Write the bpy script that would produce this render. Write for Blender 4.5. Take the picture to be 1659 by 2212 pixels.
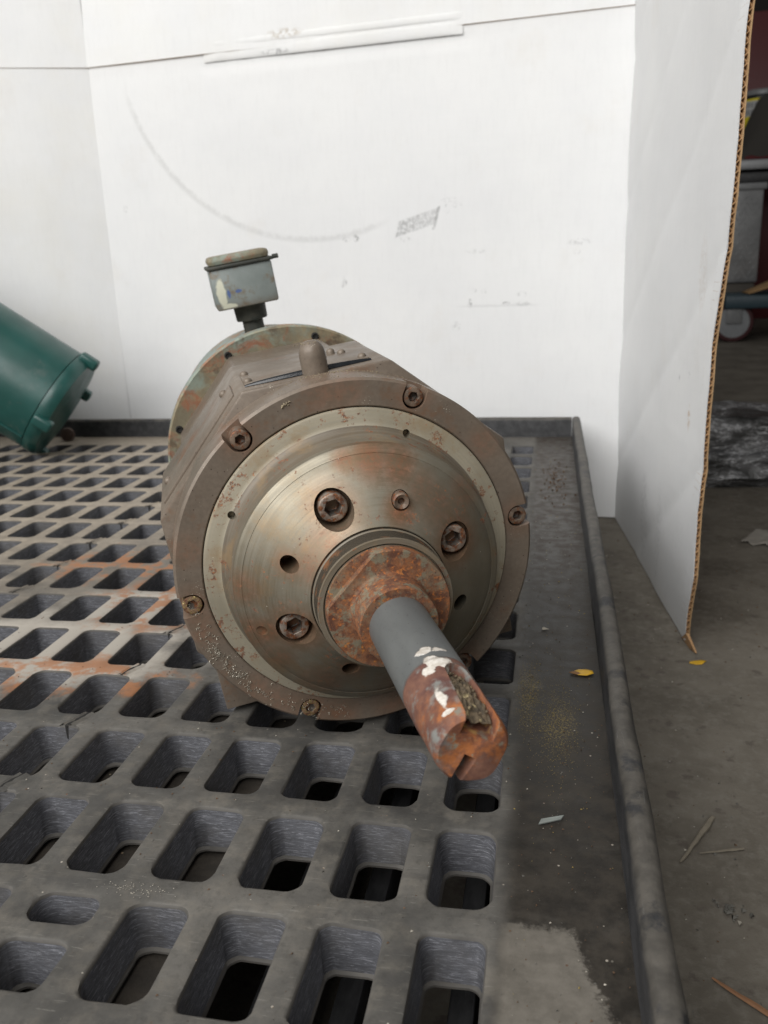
import bpy, bmesh, math, random
from mathutils import Matrix, Vector, noise as mn
random.seed(7)
sc = bpy.context.scene
for o in list(bpy.data.objects): bpy.data.objects.remove(o)
COL = sc.collection
R_ = math.radians

# ------------------------------------------------------------------ camera
cam = bpy.data.cameras.new('camera')
cam.sensor_fit = 'VERTICAL'; cam.sensor_height = 36.0; cam.sensor_width = 27.0
cam.lens = 1858.28 / 2212 * 36.0
cam.clip_start = 0.01; cam.clip_end = 200
camo = bpy.data.objects.new('camera', cam); COL.objects.link(camo)
cr, cu, cf = (Vector((0.98268101, 0.18152114, -0.03725726)), Vector((-0.01595724, 0.28320583, 0.95892639)), Vector((-0.18461689, 0.94172423, -0.28119756)))
camo.matrix_world = Matrix(((cr.x, cu.x, -cf.x, 0), (cr.y, cu.y, -cf.y, 0), (cr.z, cu.z, -cf.z, .365), (0, 0, 0, 1)))
sc.camera = camo
cam.dof.use_dof = True; cam.dof.focus_distance = 0.62; cam.dof.aperture_fstop = 12.0

# ------------------------------------------------------------------ light: the open shop door behind the camera, dim shop around
w = bpy.data.worlds.new('World'); sc.world = w; w.use_nodes = True
w.node_tree.nodes['Background'].inputs[0].default_value = (1.0, 0.98, 0.95, 1)
w.node_tree.nodes['Background'].inputs[1].default_value = 0.12
def area(name, loc, target, sx, sy, power, col):
    l = bpy.data.lights.new(name, 'AREA'); l.shape = 'RECTANGLE'; l.size = sx; l.size_y = sy; l.energy = power; l.color = col
    o = bpy.data.objects.new(name, l); COL.objects.link(o); o.location = loc
    o.rotation_euler = (Vector(target) - Vector(loc)).to_track_quat('-Z', 'Y').to_euler()
    return o
area('door_daylight', (-1.5, -1.6, 2.35), (-0.2, 1.2, 0.1), 4.4, 2.4, 188, (1.0, 0.99, 0.975))
area('roof_daylight', (-0.6, 0.4, 3.2), (-0.3, 0.9, 0), 2.4, 2.0, 18, (1.0, 0.98, 0.94))
sc.view_settings.view_transform = 'Standard'; sc.view_settings.look = 'None'; sc.view_settings.gamma = 1
sc.view_settings.exposure = 0.08

# ------------------------------------------------------------------ node materials
class NB:
    def __init__(s, name):
        s.m = bpy.data.materials.new(name); s.m.use_nodes = True; s.t = s.m.node_tree
        s.p = s.t.nodes['Principled BSDF']; s.tc = s.t.nodes.new('ShaderNodeTexCoord')
    def n(s, t, **k):
        x = s.t.nodes.new('ShaderNode' + t)
        for a, v in k.items(): setattr(x, a, v)
        return x
    def put(s, sock, v):
        if isinstance(v, bpy.types.NodeSocket): s.t.links.new(v, sock)
        else:
            if sock.type == 'RGBA' and len(v) == 3: v = (*v, 1)
            sock.default_value = v
    def math(s, op, a, b=0.0, c=None, clamp=False):
        x = s.n('Math', operation=op, use_clamp=clamp); s.put(x.inputs[0], a); s.put(x.inputs[1], b)
        if c is not None: s.put(x.inputs[2], c)
        return x.outputs[0]
    def obj(s): return s.tc.outputs['Object']
    def map(s, v=None, scale=(1, 1, 1), loc=(0, 0, 0), rot=(0, 0, 0)):
        x = s.n('Mapping'); s.put(x.inputs[0], v or s.obj()); x.inputs['Scale'].default_value = scale; x.inputs['Location'].default_value = loc; x.inputs['Rotation'].default_value = rot
        return x.outputs[0]
    def noise(s, scale, v=None, detail=6, rough=.6, dist=0):
        x = s.n('TexNoise'); s.put(x.inputs['Vector'], v or s.obj()); x.inputs['Scale'].default_value = scale; x.inputs['Detail'].default_value = detail; x.inputs['Roughness'].default_value = rough; x.inputs['Distortion'].default_value = dist
        return x.outputs[0]
    def voro(s, scale, v=None, out='Distance'):
        x = s.n('TexVoronoi'); s.put(x.inputs['Vector'], v or s.obj()); x.inputs['Scale'].default_value = scale
        return x.outputs[out]
    def step(s, v, a, b, lo=0.0, hi=1.0):
        x = s.n('MapRange', interpolation_type='SMOOTHSTEP'); s.put(x.inputs[0], v); x.inputs[1].default_value = a; x.inputs[2].default_value = b; x.inputs[3].default_value = lo; x.inputs[4].default_value = hi
        return x.outputs[0]
    def mix(s, f, a, b, mode='MIX'):
        x = s.n('Mix', data_type='RGBA', blend_type=mode); s.put(x.inputs[0], f); s.put(x.inputs[6], a); s.put(x.inputs[7], b)
        return x.outputs[2]
    def xyz(s, v=None):
        x = s.n('SeparateXYZ'); s.put(x.inputs[0], v or s.obj()); return x.outputs
    def vec(s, a, b, c):
        x = s.n('CombineXYZ'); s.put(x.inputs[0], a); s.put(x.inputs[1], b); s.put(x.inputs[2], c); return x.outputs[0]
    def mul(s, a, b): return s.math('MULTIPLY', a, b)
    def blob(s, cx, cy, r, warp=None, amp=0.0, X=None, Y=None, soft=.35, sx=1, sy=1):
        "soft-edged stain of its own shape at (cx, cy) in object space"
        if X is None: o = s.xyz(); X, Y = o[0], o[1]
        dx = s.mul(s.math('SUBTRACT', X, cx), 1 / sx); dy = s.mul(s.math('SUBTRACT', Y, cy), 1 / sy)
        d = s.math('SQRT', s.math('ADD', s.mul(dx, dx), s.mul(dy, dy)))
        if warp is not None: d = s.math('ADD', d, s.mul(s.math('SUBTRACT', warp, .5), amp))
        return s.step(d, r * (1 + soft), r * (1 - soft))
    def bump(s, h, strength=.3, dist=.001, prev=None):
        x = s.n('Bump'); s.put(x.inputs['Height'], h); x.inputs['Strength'].default_value = strength; x.inputs['Distance'].default_value = dist
        if prev is not None: s.put(x.inputs['Normal'], prev)
        return x.outputs[0]
    def done(s, col, rough=.5, metal=0.0, nrm=None, **k):
        s.put(s.p.inputs['Base Color'], col); s.put(s.p.inputs['Roughness'], rough); s.put(s.p.inputs['Metallic'], metal)
        if nrm is not None: s.put(s.p.inputs['Normal'], nrm)
        for a, v in k.items(): s.put(s.p.inputs[a.replace('_', ' ')], v)
        return s.m

RUST_D, RUST_M, RUST_O = (.11, .046, .027), (.21, .088, .040), (.43, .14, .032)
def rust_col(b, sc_=120):
    a = b.mix(b.step(b.noise(sc_), .38, .62), RUST_D, RUST_M)
    return b.mix(b.step(b.noise(sc_ * 2.3, b.map(loc=(3, 1, 2))), .54, .68), a, RUST_O)

def m_flat(name, col, rough=.6, metal=0, nz=.25, scale=60, bump=.15, **k):
    b = NB(name); n = b.noise(scale)
    c = b.mix(n, tuple(x * (1 - nz) for x in col), tuple(min(1, x * (1 + nz)) for x in col))
    return b.done(c, b.step(n, .2, .8, rough - .08, rough + .08), metal, b.bump(b.noise(scale * 6), bump, .0006), **k)

def m_taupe(name='taupe_paint', rustamt=.0, stains=()):
    b = NB(name); X, Y = b.xyz()[0:2]
    c = b.mix(b.step(b.noise(16), .3, .7), (.160, .126, .096), (.218, .178, .140))
    c = b.mix(b.mul(b.step(b.noise(300), .35, .7), .35), c, (.11, .088, .07))
    c = b.mix(b.mul(b.step(b.noise(22, b.map(loc=(5, 2, 1)), 8, .7), .56 - rustamt, .72 - rustamt), .75), c, (.175, .085, .042))
    c = b.mix(b.step(b.noise(75, b.map(loc=(1, 7, 3)), 8, .75), .66 - rustamt, .72 - rustamt), c, rust_col(b, 200))
    sn = b.noise(120, b.map(loc=(2, 2, 9)), 9, .75)
    for (x, y, rr, st) in stains:
        c = b.mix(b.mul(b.blob(x, y, rr, sn, rr * 1.6, X, Y, .7), st), c, b.mix(b.step(sn, .42, .6), (.165, .10, .06), (.26, .11, .055)))
    vd = b.voro(420, b.map(loc=(2, 2, 2))); on = b.step(b.voro(420, b.map(loc=(2, 2, 2)), 'Color'), .84, .86)
    c = b.mix(b.mul(b.step(vd, .26, .16), on), c, (.06, .04, .03))
    vd = b.voro(700); on = b.step(b.noise(40, b.map(loc=(9, 2, 5))), .58, .66)
    c = b.mix(b.mul(b.mul(b.step(vd, .24, .14), on), .9), c, (.62, .58, .48))
    r = b.step(b.noise(50), .3, .7, .36, .55)
    return b.done(c, r, 0.15, b.bump(b.noise(260), .12, .0006, b.bump(b.noise(30), .08, .002)), Specular_IOR_Level=.5)

def m_steel(name='bare_steel', spots=.0, c0=(.18, .155, .11), c1=(.30, .272, .212), aniso=.25, metal=.6, stains=()):
    b = NB(name); X, Y, Z = b.xyz()[0:3]
    r = b.math('SQRT', b.math('ADD', b.mul(X, X), b.mul(Y, Y)))
    ang = b.math('ARCTAN2', Y, X)
    rv = b.vec(b.mul(r, 900), b.mul(ang, 1.2), b.mul(Z, 300))
    ring = b.noise(1.0, rv, 4, .6)
    c = b.mix(b.step(b.noise(14, None, 5, .55), .3, .7), c0, c1)
    c = b.mix(b.mul(b.step(ring, .35, .7), .35), c, (.24, .225, .19))
    c = b.mix(b.mul(b.step(b.noise(24, b.map(loc=(4, 4, 0)), 7, .7), .5, .68), .55), c, (.26, .175, .09))
    c = b.mix(b.mul(b.step(b.noise(9, b.map(loc=(1, 8, 0))), .45, .7), .4), c, (.145, .132, .098))
    fine = b.noise(230, b.map(loc=(3, 3, 1)), 8, .75)
    patch = b.step(b.noise(26, b.map(loc=(7, 1, 0)), 5), .46, .64)
    rm = b.mul(b.step(b.math('ADD', fine, b.mul(patch, .13)), .665 - spots, .735 - spots), .85)
    rm = b.math('MAXIMUM', rm, b.mul(b.step(b.noise(48, b.map(loc=(2, 6, 0)), 9, .75), .615 - spots, .665 - spots), .9))
    if stains:
        sn = b.noise(170, b.map(loc=(2, 2, 9)), 9, .75); tot = None
        for (x, y, rr, st) in stains:
            q = b.mul(b.blob(x, y, rr, sn, rr * 2.2, X, Y, .7), st); tot = q if tot is None else b.math('MAXIMUM', tot, q)
        c = b.mix(tot, c, b.mix(b.step(sn, .4, .6), (.20, .125, .07), (.27, .115, .055)))
        rm = b.math('MAXIMUM', rm, b.mul(b.mul(tot, b.step(sn, .54, .64)), .8))
    c = b.mix(rm, c, rust_col(b, 260))
    vd = b.voro(520); on = b.step(b.voro(520, None, 'Color'), .93, .95)
    c = b.mix(b.mul(b.step(vd, .22, .13), on), c, (.75, .7, .58))
    met = b.mul(b.math('SUBTRACT', 1.0, rm), metal)
    ro = b.math('ADD', b.step(ring, .3, .7, .40, .52), b.mul(rm, .3))
    tg = b.n('Tangent', direction_type='RADIAL', axis='Z')
    return b.done(c, ro, met, b.bump(ring, .10, .0005, b.bump(fine, .1, .0006)), Anisotropic=aniso, Tangent=tg.outputs[0])

def m_rusty(name='rusty_steel', cover=.5, under=(.18, .165, .115)):
    b = NB(name)
    c = rust_col(b, 170)
    n = b.noise(75, b.map(loc=(2, 9, 4)), 10, .74)
    c = b.mix(b.mul(b.step(n, cover + .02, cover + .10), .9), c, under)
    c = b.mix(b.mul(b.step(b.noise(26, b.map(loc=(3, 1, 8)), 8, .7), .50, .62), .6), c, (.20, .16, .105))
    c = b.mix(b.mul(b.step(b.noise(40, b.map(loc=(13, 1, 8)), 8, .72), .52, .64), .5), c, (.36, .125, .035))
    c = b.mix(b.step(b.noise(190, b.map(loc=(3, 7, 8)), 6, .7), .6, .68), c, (.46, .17, .035))
    c = b.mix(b.step(b.noise(500), .58, .70), c, (.07, .03, .024))
    return b.done(c, .78, .1, b.bump(b.noise(240), .4, .001, b.bump(n, .35, .0015)))

M_taupe = m_taupe(); M_taupe_r = m_taupe('taupe_paint_rusting', .035)
_p = lambda a, r: (.1392 * r * math.cos(math.radians(a)), .1392 * r * math.sin(math.radians(a)))
STAIN = [(*_p(114.5, .475), .017, .55), (*_p(26.5, .46), .017, .8), (*_p(-158.5, .455), .017, .8), (*_p(73.5, .43), .010, .9), (*_p(157.5, .47), .009, .6), (*_p(-110, .45), .010, .6), (*_p(-160, .60), .011, .8),
         (*_p(88, .64), .014, .8), (*_p(76, .62), .014, .8), (*_p(100, .65), .008, .7), (*_p(62, .55), .012, .5), (*_p(178, .67), .012, .6), (*_p(200, .66), .014, .6), (*_p(215, .62), .012, .5), (*_p(150, .36), .014, .5), (*_p(130, .38), .012, .5), (*_p(50, .5), .014, .45), (*_p(40, .66), .012, .5), (*_p(240, .6), .016, .5), (*_p(-75, .6), .02, .5)]
M_steel = m_steel('bare_steel_cover', .01, stains=STAIN); M_steel2 = m_steel('bare_steel_rim', .05, (.29, .255, .185), (.39, .35, .265), .0, .05)
M_hub = m_steel('hub_steel', .02, (.135, .108, .074), (.20, .165, .118), .1, .1)
M_ringpaint = m_taupe('ring_paint', .012, [(*_p(9.6 + 60 * k, .935), .014, .42) for k in range(6)] + [(*_p(a, .93), .012, .38) for a in (-82, -74, -66, 228, 238, 262, 200, 170, 100, 92, 40)])
M_grime = m_steel('grimy_steel', .035, (.105, .083, .058), (.15, .122, .088), .1, .1)
M_rust = m_rusty(); M_rust2 = m_rusty('rusty_steel_collar', .56, (.2, .15, .09))
M_dark = m_flat('dark_void', (.012, .011, .010), .9)
M_black_gloss = m_flat('black_rubber_strip', (.015, .017, .02), .12, 0, .3, 200, .1)

def m_threads():
    b = NB('machined_thread'); Z = b.xyz()[2]
    X, Y = b.xyz()[0:2]
    ang = b.math('ARCTAN2', Y, X)
    wv = b.math('SINE', b.math('ADD', b.mul(Z, 5200), b.mul(ang, 40)))
    c = b.mix(b.step(wv, -.6, .6), (.022, .018, .013), (.085, .070, .05))
    c = b.mix(b.step(b.noise(60), .55, .68), c, (.2, .09, .04))
    return b.done(c, .75, 0, b.bump(wv, .5, .0006), Specular_IOR_Level=.2)
M_thread = m_threads()

def m_bolt(name, hue=(.13, .095, .07), gold=False):
    b = NB(name)
    c = b.mix(b.step(b.noise(140), .35, .65), hue, tuple(x * 1.8 for x in hue))
    c = b.mix(b.step(b.noise(210, b.map(loc=(3, 3, 3))), .47, .60), c, rust_col(b, 300))
    met, ro = .35, .5
    if gold:
        g = b.step(b.noise(420, b.map(loc=(1, 1, 6))), .48, .58)
        c = b.mix(g, c, (.55, .42, .2)); met = b.math('ADD', b.mul(g, .6), .2); ro = b.step(g, 0, 1, .6, .25)
    return b.done(c, ro, met, b.bump(b.noise(500), .35 if not gold else .8, .0008))
M_bolt = m_bolt('rust_brown_bolt'); M_bolt_g = m_bolt('gilt_crusted_bolt', (.16, .1, .06), True); M_bolt_b = m_bolt('steel_bolt', (.085, .075, .064)); M_bolt_c = m_bolt('grey_brown_bolt', (.17, .14, .115))

def m_shaft():
    b = NB('shaft_metal'); X, Y, Z = b.xyz()[0:3]
    n = b.noise(60, None, 8, .65); n2 = b.noise(24, b.map(loc=(4, 2, 1)), 7, .6)
    grey = b.mix(b.step(b.noise(30, b.map(scale=(1, 1, .3))), .3, .7), (.128, .136, .136), (.178, .187, .184))
    grey = b.mix(b.step(b.noise(600), .62, .7), grey, (.07, .07, .07))
    # rust begins at a ragged ring near the tip
    zz = b.math('ADD', Z, b.mul(b.math('SUBTRACT', n2, .5), .012))
    edge = b.step(zz, .2065, .2095)
    red = b.mix(b.step(n, .35, .65), (.105, .045, .036), (.21, .10, .065))
    red = b.mix(b.step(b.noise(85, b.map(loc=(8, 1, 1))), .52, .66), red, (.2, .2, .185))
    orange = b.mix(b.step(b.noise(85, b.map(loc=(1, 5, 1)), 9, .7), .4, .6), (.16, .062, .036), (.37, .125, .035))
    orange = b.mix(b.step(b.noise(130, b.map(loc=(9, 5, 2)), 7, .7), .54, .64), orange, (.22, .19, .14))
    orange = b.mix(b.step(b.noise(55, b.map(loc=(9, 8, 2)), 8, .7), .5, .62), orange, (.13, .06, .042))
    orange = b.mix(b.step(b.noise(60, b.map(loc=(6, 5, 1))), .6, .7), orange, (.40, .22, .075))
    tip = b.mul(b.step(b.math('ADD', Z, b.mul(b.math('SUBTRACT', n, .5), .06)), .225, .262), b.step(b.noise(48, b.map(loc=(3, 9, 1)), 6, .6), .36, .52))
    rst = b.mix(tip, red, orange)
    c = b.mix(edge, grey, rst)
    # spilt white paint beside the keyway
    ang = b.math('ARCTAN2', Y, X)
    pw = b.noise(110, b.map(loc=(2, 2, 8)), 4, .5)
    U = b.mul(ang, .0195)
    p1 = b.math('MAXIMUM', b.blob(.0325, .2125, .0066, pw, .016, U, Z, .12, 1.1, .9), b.blob(.0385, .2165, .0052, pw, .015, U, Z, .12, 1.1, .9))
    p2 = b.blob(.0405, .2440, .0034, pw, .009, U, Z, .15, .8, 2.3)
    p3 = b.math('MAXIMUM', b.blob(.0365, .1975, .0034, pw, .011, U, Z, .15, 1.5, .8), b.blob(.0265, .1985, .0028, pw, .011, U, Z, .15, 1.5, .8))
    p4 = b.blob(.0405, .2570, .0026, pw, .008, U, Z, .15, 1.5, .6)
    pm = b.math('MAXIMUM', b.math('MAXIMUM', p1, p2), b.math('MAXIMUM', p3, p4))
    c = b.mix(pm, c, b.mix(b.step(b.noise(300), .35, .65), (.58, .53, .46), (.76, .72, .66)))
    ro = b.math('SUBTRACT', b.step(edge, 0, 1, .42, .72), b.mul(pm, .3))
    return b.done(c, ro, b.step(edge, 0, 1, .25, .02), b.bump(pm, .6, .0012, b.bump(b.mul(n, edge), .5, .003)))
M_shaft = m_shaft()

def m_keydirt():
    b = NB('packed_dirt')
    c = b.mix(b.step(b.noise(180), .35, .65), (.06, .046, .03), (.17, .125, .075))
    c = b.mix(b.step(b.noise(130, b.map(loc=(4, 1, 2))), .56, .66), c, (.46, .37, .2))
    return b.done(c, .85, 0, b.bump(b.noise(200), .7, .002))
M_key = m_keydirt()

def m_flange():
    b = NB('peeling_teal_paint')
    n = b.noise(38, None, 8, .65, .6); n2 = b.noise(26, b.map(loc=(5, 3, 1)), 7, .6, .5)
    n3 = b.noise(30, b.map(loc=(1, 1, 7)), 10, .72, .8)
    c = b.mix(b.step(n, .35, .65), (.19, .17, .115), (.30, .245, .15))
    c = b.mix(b.mul(b.step(n2, .44, .62), .8), c, (.25, .31, .265))
    c = b.mix(b.mul(b.step(n3, .5, .64), .85), c, (.30, .115, .06))
    c = b.mix(b.mul(b.step(b.noise(42, b.map(loc=(9, 1, 7)), 9, .7), .52, .68), .8), c, (.09, .065, .047))
    c = b.mix(b.mul(b.step(b.noise(150, None, 8, .75), .45, .7), .4), c, (.14, .1, .065))
    return b.done(c, .6, .05, b.bump(n, .3, .0015))
M_flange = m_flange()
def m_teal_edge():
    b = NB('worn_teal_edge'); n = b.noise(50, None, 8, .65)
    c = b.mix(b.step(n, .45, .6), (.22, .27, .245), (.29, .17, .09))
    return b.done(c, .55, .05, b.bump(n, .2, .001))
M_tealedge = m_teal_edge()

def m_tbox():
    b = NB('grey_green_enamel'); X, Y, Z = b.xyz()[0:3]
    n = b.noise(60, None, 7)
    c = b.mix(b.step(b.noise(22), .3, .7), (.205, .235, .225), (.275, .305, .295))
    c = b.mix(b.mul(b.step(b.noise(40, b.map(loc=(3, 1, 1)), 7, .65), .52, .64), .8), c, (.2, .155, .105))
    low = b.step(b.math('ADD', Y, b.mul(b.math('SUBTRACT', n, .5), .02)), -.012, -.026)
    c = b.mix(b.mul(low, .65), c, (.17, .125, .085))
    pw = b.noise(90, b.map(loc=(3, 3, 0)), 4)
    wmask = b.math('MAXIMUM', b.blob(-.0285, -.004, .0052, pw, .006, X, Y, .2, 1, 3.4), b.blob(-.022, -.0205, .0045, pw, .006, X, Y, .2, 2.0, .8))
    front = b.step(Z, -.001, .0)
    c = b.mix(b.mul(wmask, front), c, (.62, .62, .5))
    bl = b.math('MAXIMUM', b.blob(-.0200, -.0065, .0027, pw, .006, X, Y, .3, .7, 1.8), b.blob(-.0085, -.0045, .0026, pw, .008, X, Y, .4, 1.4, .6))
    c = b.mix(b.mul(bl, .8), c, (.06, .12, .33))
    return b.done(c, .5, .05, b.bump(n, .2, .0008))
M_tbox = m_tbox()
M_tlid = m_flange(); M_tlid.name = 'rusting_lid_enamel'
b = NB('dark_green_fitting'); M_neck = b.done(b.mix(b.step(b.noise(70), .4, .6), (.03, .034, .029), (.055, .055, .045)), .65, 0, b.bump(b.noise(200), .3, .001))

def m_deck():
    b = NB('dusty_grey_plastic'); X, Y, Z = b.xyz()[0:3]
    n = b.noise(9, None, 8, .62); n2 = b.noise(55, b.map(loc=(3, 2, 0)), 8, .68); st = b.noise(60, b.map(scale=(.22, 1.2, 1), rot=(0, 0, .5)), 5, .6)
    c = b.mix(b.step(n, .34, .66), (.058, .056, .052), (.128, .121, .109))
    c = b.mix(b.mul(b.step(b.noise(140, b.map(loc=(6, 6, 0)), 8, .75), .46, .72), .5), c, (.042, .039, .035))
    c = b.mix(b.mul(b.step(b.noise(24, b.map(loc=(16, 6, 0)), 9, .7), .52, .68), .45), c, (.19, .172, .145))
    c = b.mix(b.mul(b.step(b.noise(1, b.map(scale=(60, 700, 1), rot=(0, 0, .35)), 3, .6, .3), .62, .72), .45), c, (.25, .24, .215))
    c = b.mix(b.mul(b.step(n2, .44, .72), .4), c, (.17, .152, .125))
    c = b.mix(b.mul(b.step(st, .5, .72), .35), c, (.055, .053, .052))
    wq = b.noise(28, b.map(loc=(8, 3, 0)), 7, .62)
    # tan dust lies over the far left of the deck
    tan = b.mul(b.step(b.math('ADD', b.math('SUBTRACT', b.mul(Y, .9), b.mul(X, .55)), b.mul(b.math('SUBTRACT', wq, .5), .5)), .85, 1.5), b.step(X, -.22, -.5, 0, .85))
    c = b.mix(tan, c, b.mix(b.step(n2, .3, .7), (.28, .235, .185), (.40, .345, .275)))
    pale = b.math('MAXIMUM', b.blob(-.49, .73, .085, wq, .16, X, Y, .5, 1.6, 1), b.blob(-.42, .83, .07, wq, .14, X, Y, .5, 1.6, .8))
    c = b.mix(b.mul(pale, .85), c, (.42, .385, .335))
    ru = b.noise(34, b.map(loc=(2, 8, 0)), 7, .65)
    rs = b.math('MAXIMUM', b.blob(-.53, .97, .075, ru, .17, X, Y, .35, 1.3, .8), b.math('MAXIMUM', b.blob(-.42, .87, .075, ru, .17, X, Y, .35, 1.1, 1.2), b.blob(-.44, .67, .055, ru, .15, X, Y, .35, 1.8, .7)))
    c = b.mix(b.mul(b.mul(rs, b.step(wq, .43, .54)), .8), c, (.34, .145, .06))
    # oily dark margin on the right, with a dried light patch at its near end
    oil = b.mul(b.step(X, -.028, -.012), b.step(wq, .25, .5, .75, 1))
    c = b.mix(oil, c, b.mix(b.step(n2, .35, .65), (.017, .0145, .0115), (.040, .034, .027)))
    fl = b.mul(b.step(Y, .8, 1.25), b.step(X, -.028, -.012))
    c = b.mix(b.mul(fl, .7), c, b.mix(b.step(n2, .4, .62), (.085, .08, .072), (.05, .036, .028)))
    jag = b.math('ADD', b.mul(b.math('SUBTRACT', wq, .5), .022), b.mul(b.math('SUBTRACT', b.noise(230, b.map(loc=(1, 2, 0)), 8, .72), .5), .022))
    py = b.step(b.math('ADD', Y, jag), .4085, .4015); px = b.step(b.math('ADD', b.math('ADD', X, b.mul(Y, .30)), jag), .1440, .1385)
    px2 = b.step(X, -.024, -.016)
    c = b.mix(b.mul(b.mul(py, px), px2), c, b.mix(b.step(n2, .3, .7), (.105, .095, .08), (.165, .15, .128)))
    # ochre dust stripes beside the motor, brown flecks
    gd = b.math('MAXIMUM', b.blob(-.013, .675, .016, wq, .05, X, Y, .6, .55, 2.6), b.blob(.012, .63, .016, wq, .05, X, Y, .6, .7, 2.2))
    gn = b.step(b.noise(700, b.map(scale=(1, .5, 1)), 6, .7), .48, .64)
    c = b.mix(b.mul(b.mul(gd, gn), .6), c, (.27, .20, .07))
    vd = b.voro(330, b.map(scale=(1, 1, .01))); on = b.step(b.voro(330, b.map(scale=(1, 1, .01)), 'Color'), .9, .92)
    c = b.mix(b.mul(b.step(vd, .3, .18), on), c, b.mix(b.step(b.noise(90), .45, .55), (.1, .055, .035), (.42, .39, .33)))
    ro = b.math('SUBTRACT', b.step(n2, .3, .7, .52, .72), b.mul(oil, .12))
    return b.done(c, ro, 0, b.bump(n2, .25, .0012, b.bump(b.noise(420), .2, .0006)), Specular_IOR_Level=.32)
def m_wall():
    b = NB('scratched_grey_plastic')
    s1 = b.noise(1, b.map(scale=(120, 120, 1250), rot=(.08, .12, 0)), 6, .72, .9); s2 = b.noise(1, b.map(scale=(70, 70, 520), rot=(.05, -.2, .2), loc=(3, 2, 1)), 6, .75, 1.3)
    c = b.mix(b.step(s2, .35, .7), (.052, .053, .059), (.092, .094, .106))
    c = b.mix(b.mul(b.step(s1, .50, .66), .8), c, (.23, .233, .256))
    c = b.mix(b.mul(b.step(b.noise(16), .42, .7), .6), c, (.055, .050, .043))
    return b.done(c, .7, 0, b.bump(s1, .4, .0008), Specular_IOR_Level=.35)
def m_rim():
    b = NB('rim_plastic'); X, Y, Z = b.xyz()[0:3]
    n = b.noise(26, b.map(scale=(2.5, .8, 2.5)), 8, .68); st = b.noise(1, b.map(scale=(420, 30, 420)), 5, .7)
    c = b.mix(b.step(n, .36, .62), (.018, .0185, .020), (.04, .04, .042))
    dust = b.mul(b.step(b.math('ADD', Z, b.mul(b.math('SUBTRACT', n, .5), .012)), .032, .039), b.step(b.noise(22, b.map(loc=(1, 2, 3)), 9, .72), .36, .47))
    c = b.mix(b.mul(dust, .9), c, b.mix(b.step(b.noise(70), .3, .7), (.058, .053, .045), (.108, .098, .084)))
    c = b.mix(b.mul(b.step(st, .62, .72), .4), c, (.22, .22, .22))
    return b.done(c, .62, 0, b.bump(st, .2, .0008, b.bump(n, .3, .003)))
M_deck, M_wall, M_rim = m_deck(), m_wall(), m_rim()
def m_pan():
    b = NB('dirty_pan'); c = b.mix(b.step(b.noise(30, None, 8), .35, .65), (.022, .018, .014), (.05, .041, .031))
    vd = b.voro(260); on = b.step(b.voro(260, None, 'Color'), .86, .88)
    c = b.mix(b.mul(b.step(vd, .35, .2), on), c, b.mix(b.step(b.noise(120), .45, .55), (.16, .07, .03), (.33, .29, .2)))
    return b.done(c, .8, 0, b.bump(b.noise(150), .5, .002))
M_pan = m_pan(); M_lip = m_flat('scuffed_lip', (.085, .079, .071), .75, 0, .75, 38, .2)

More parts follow.
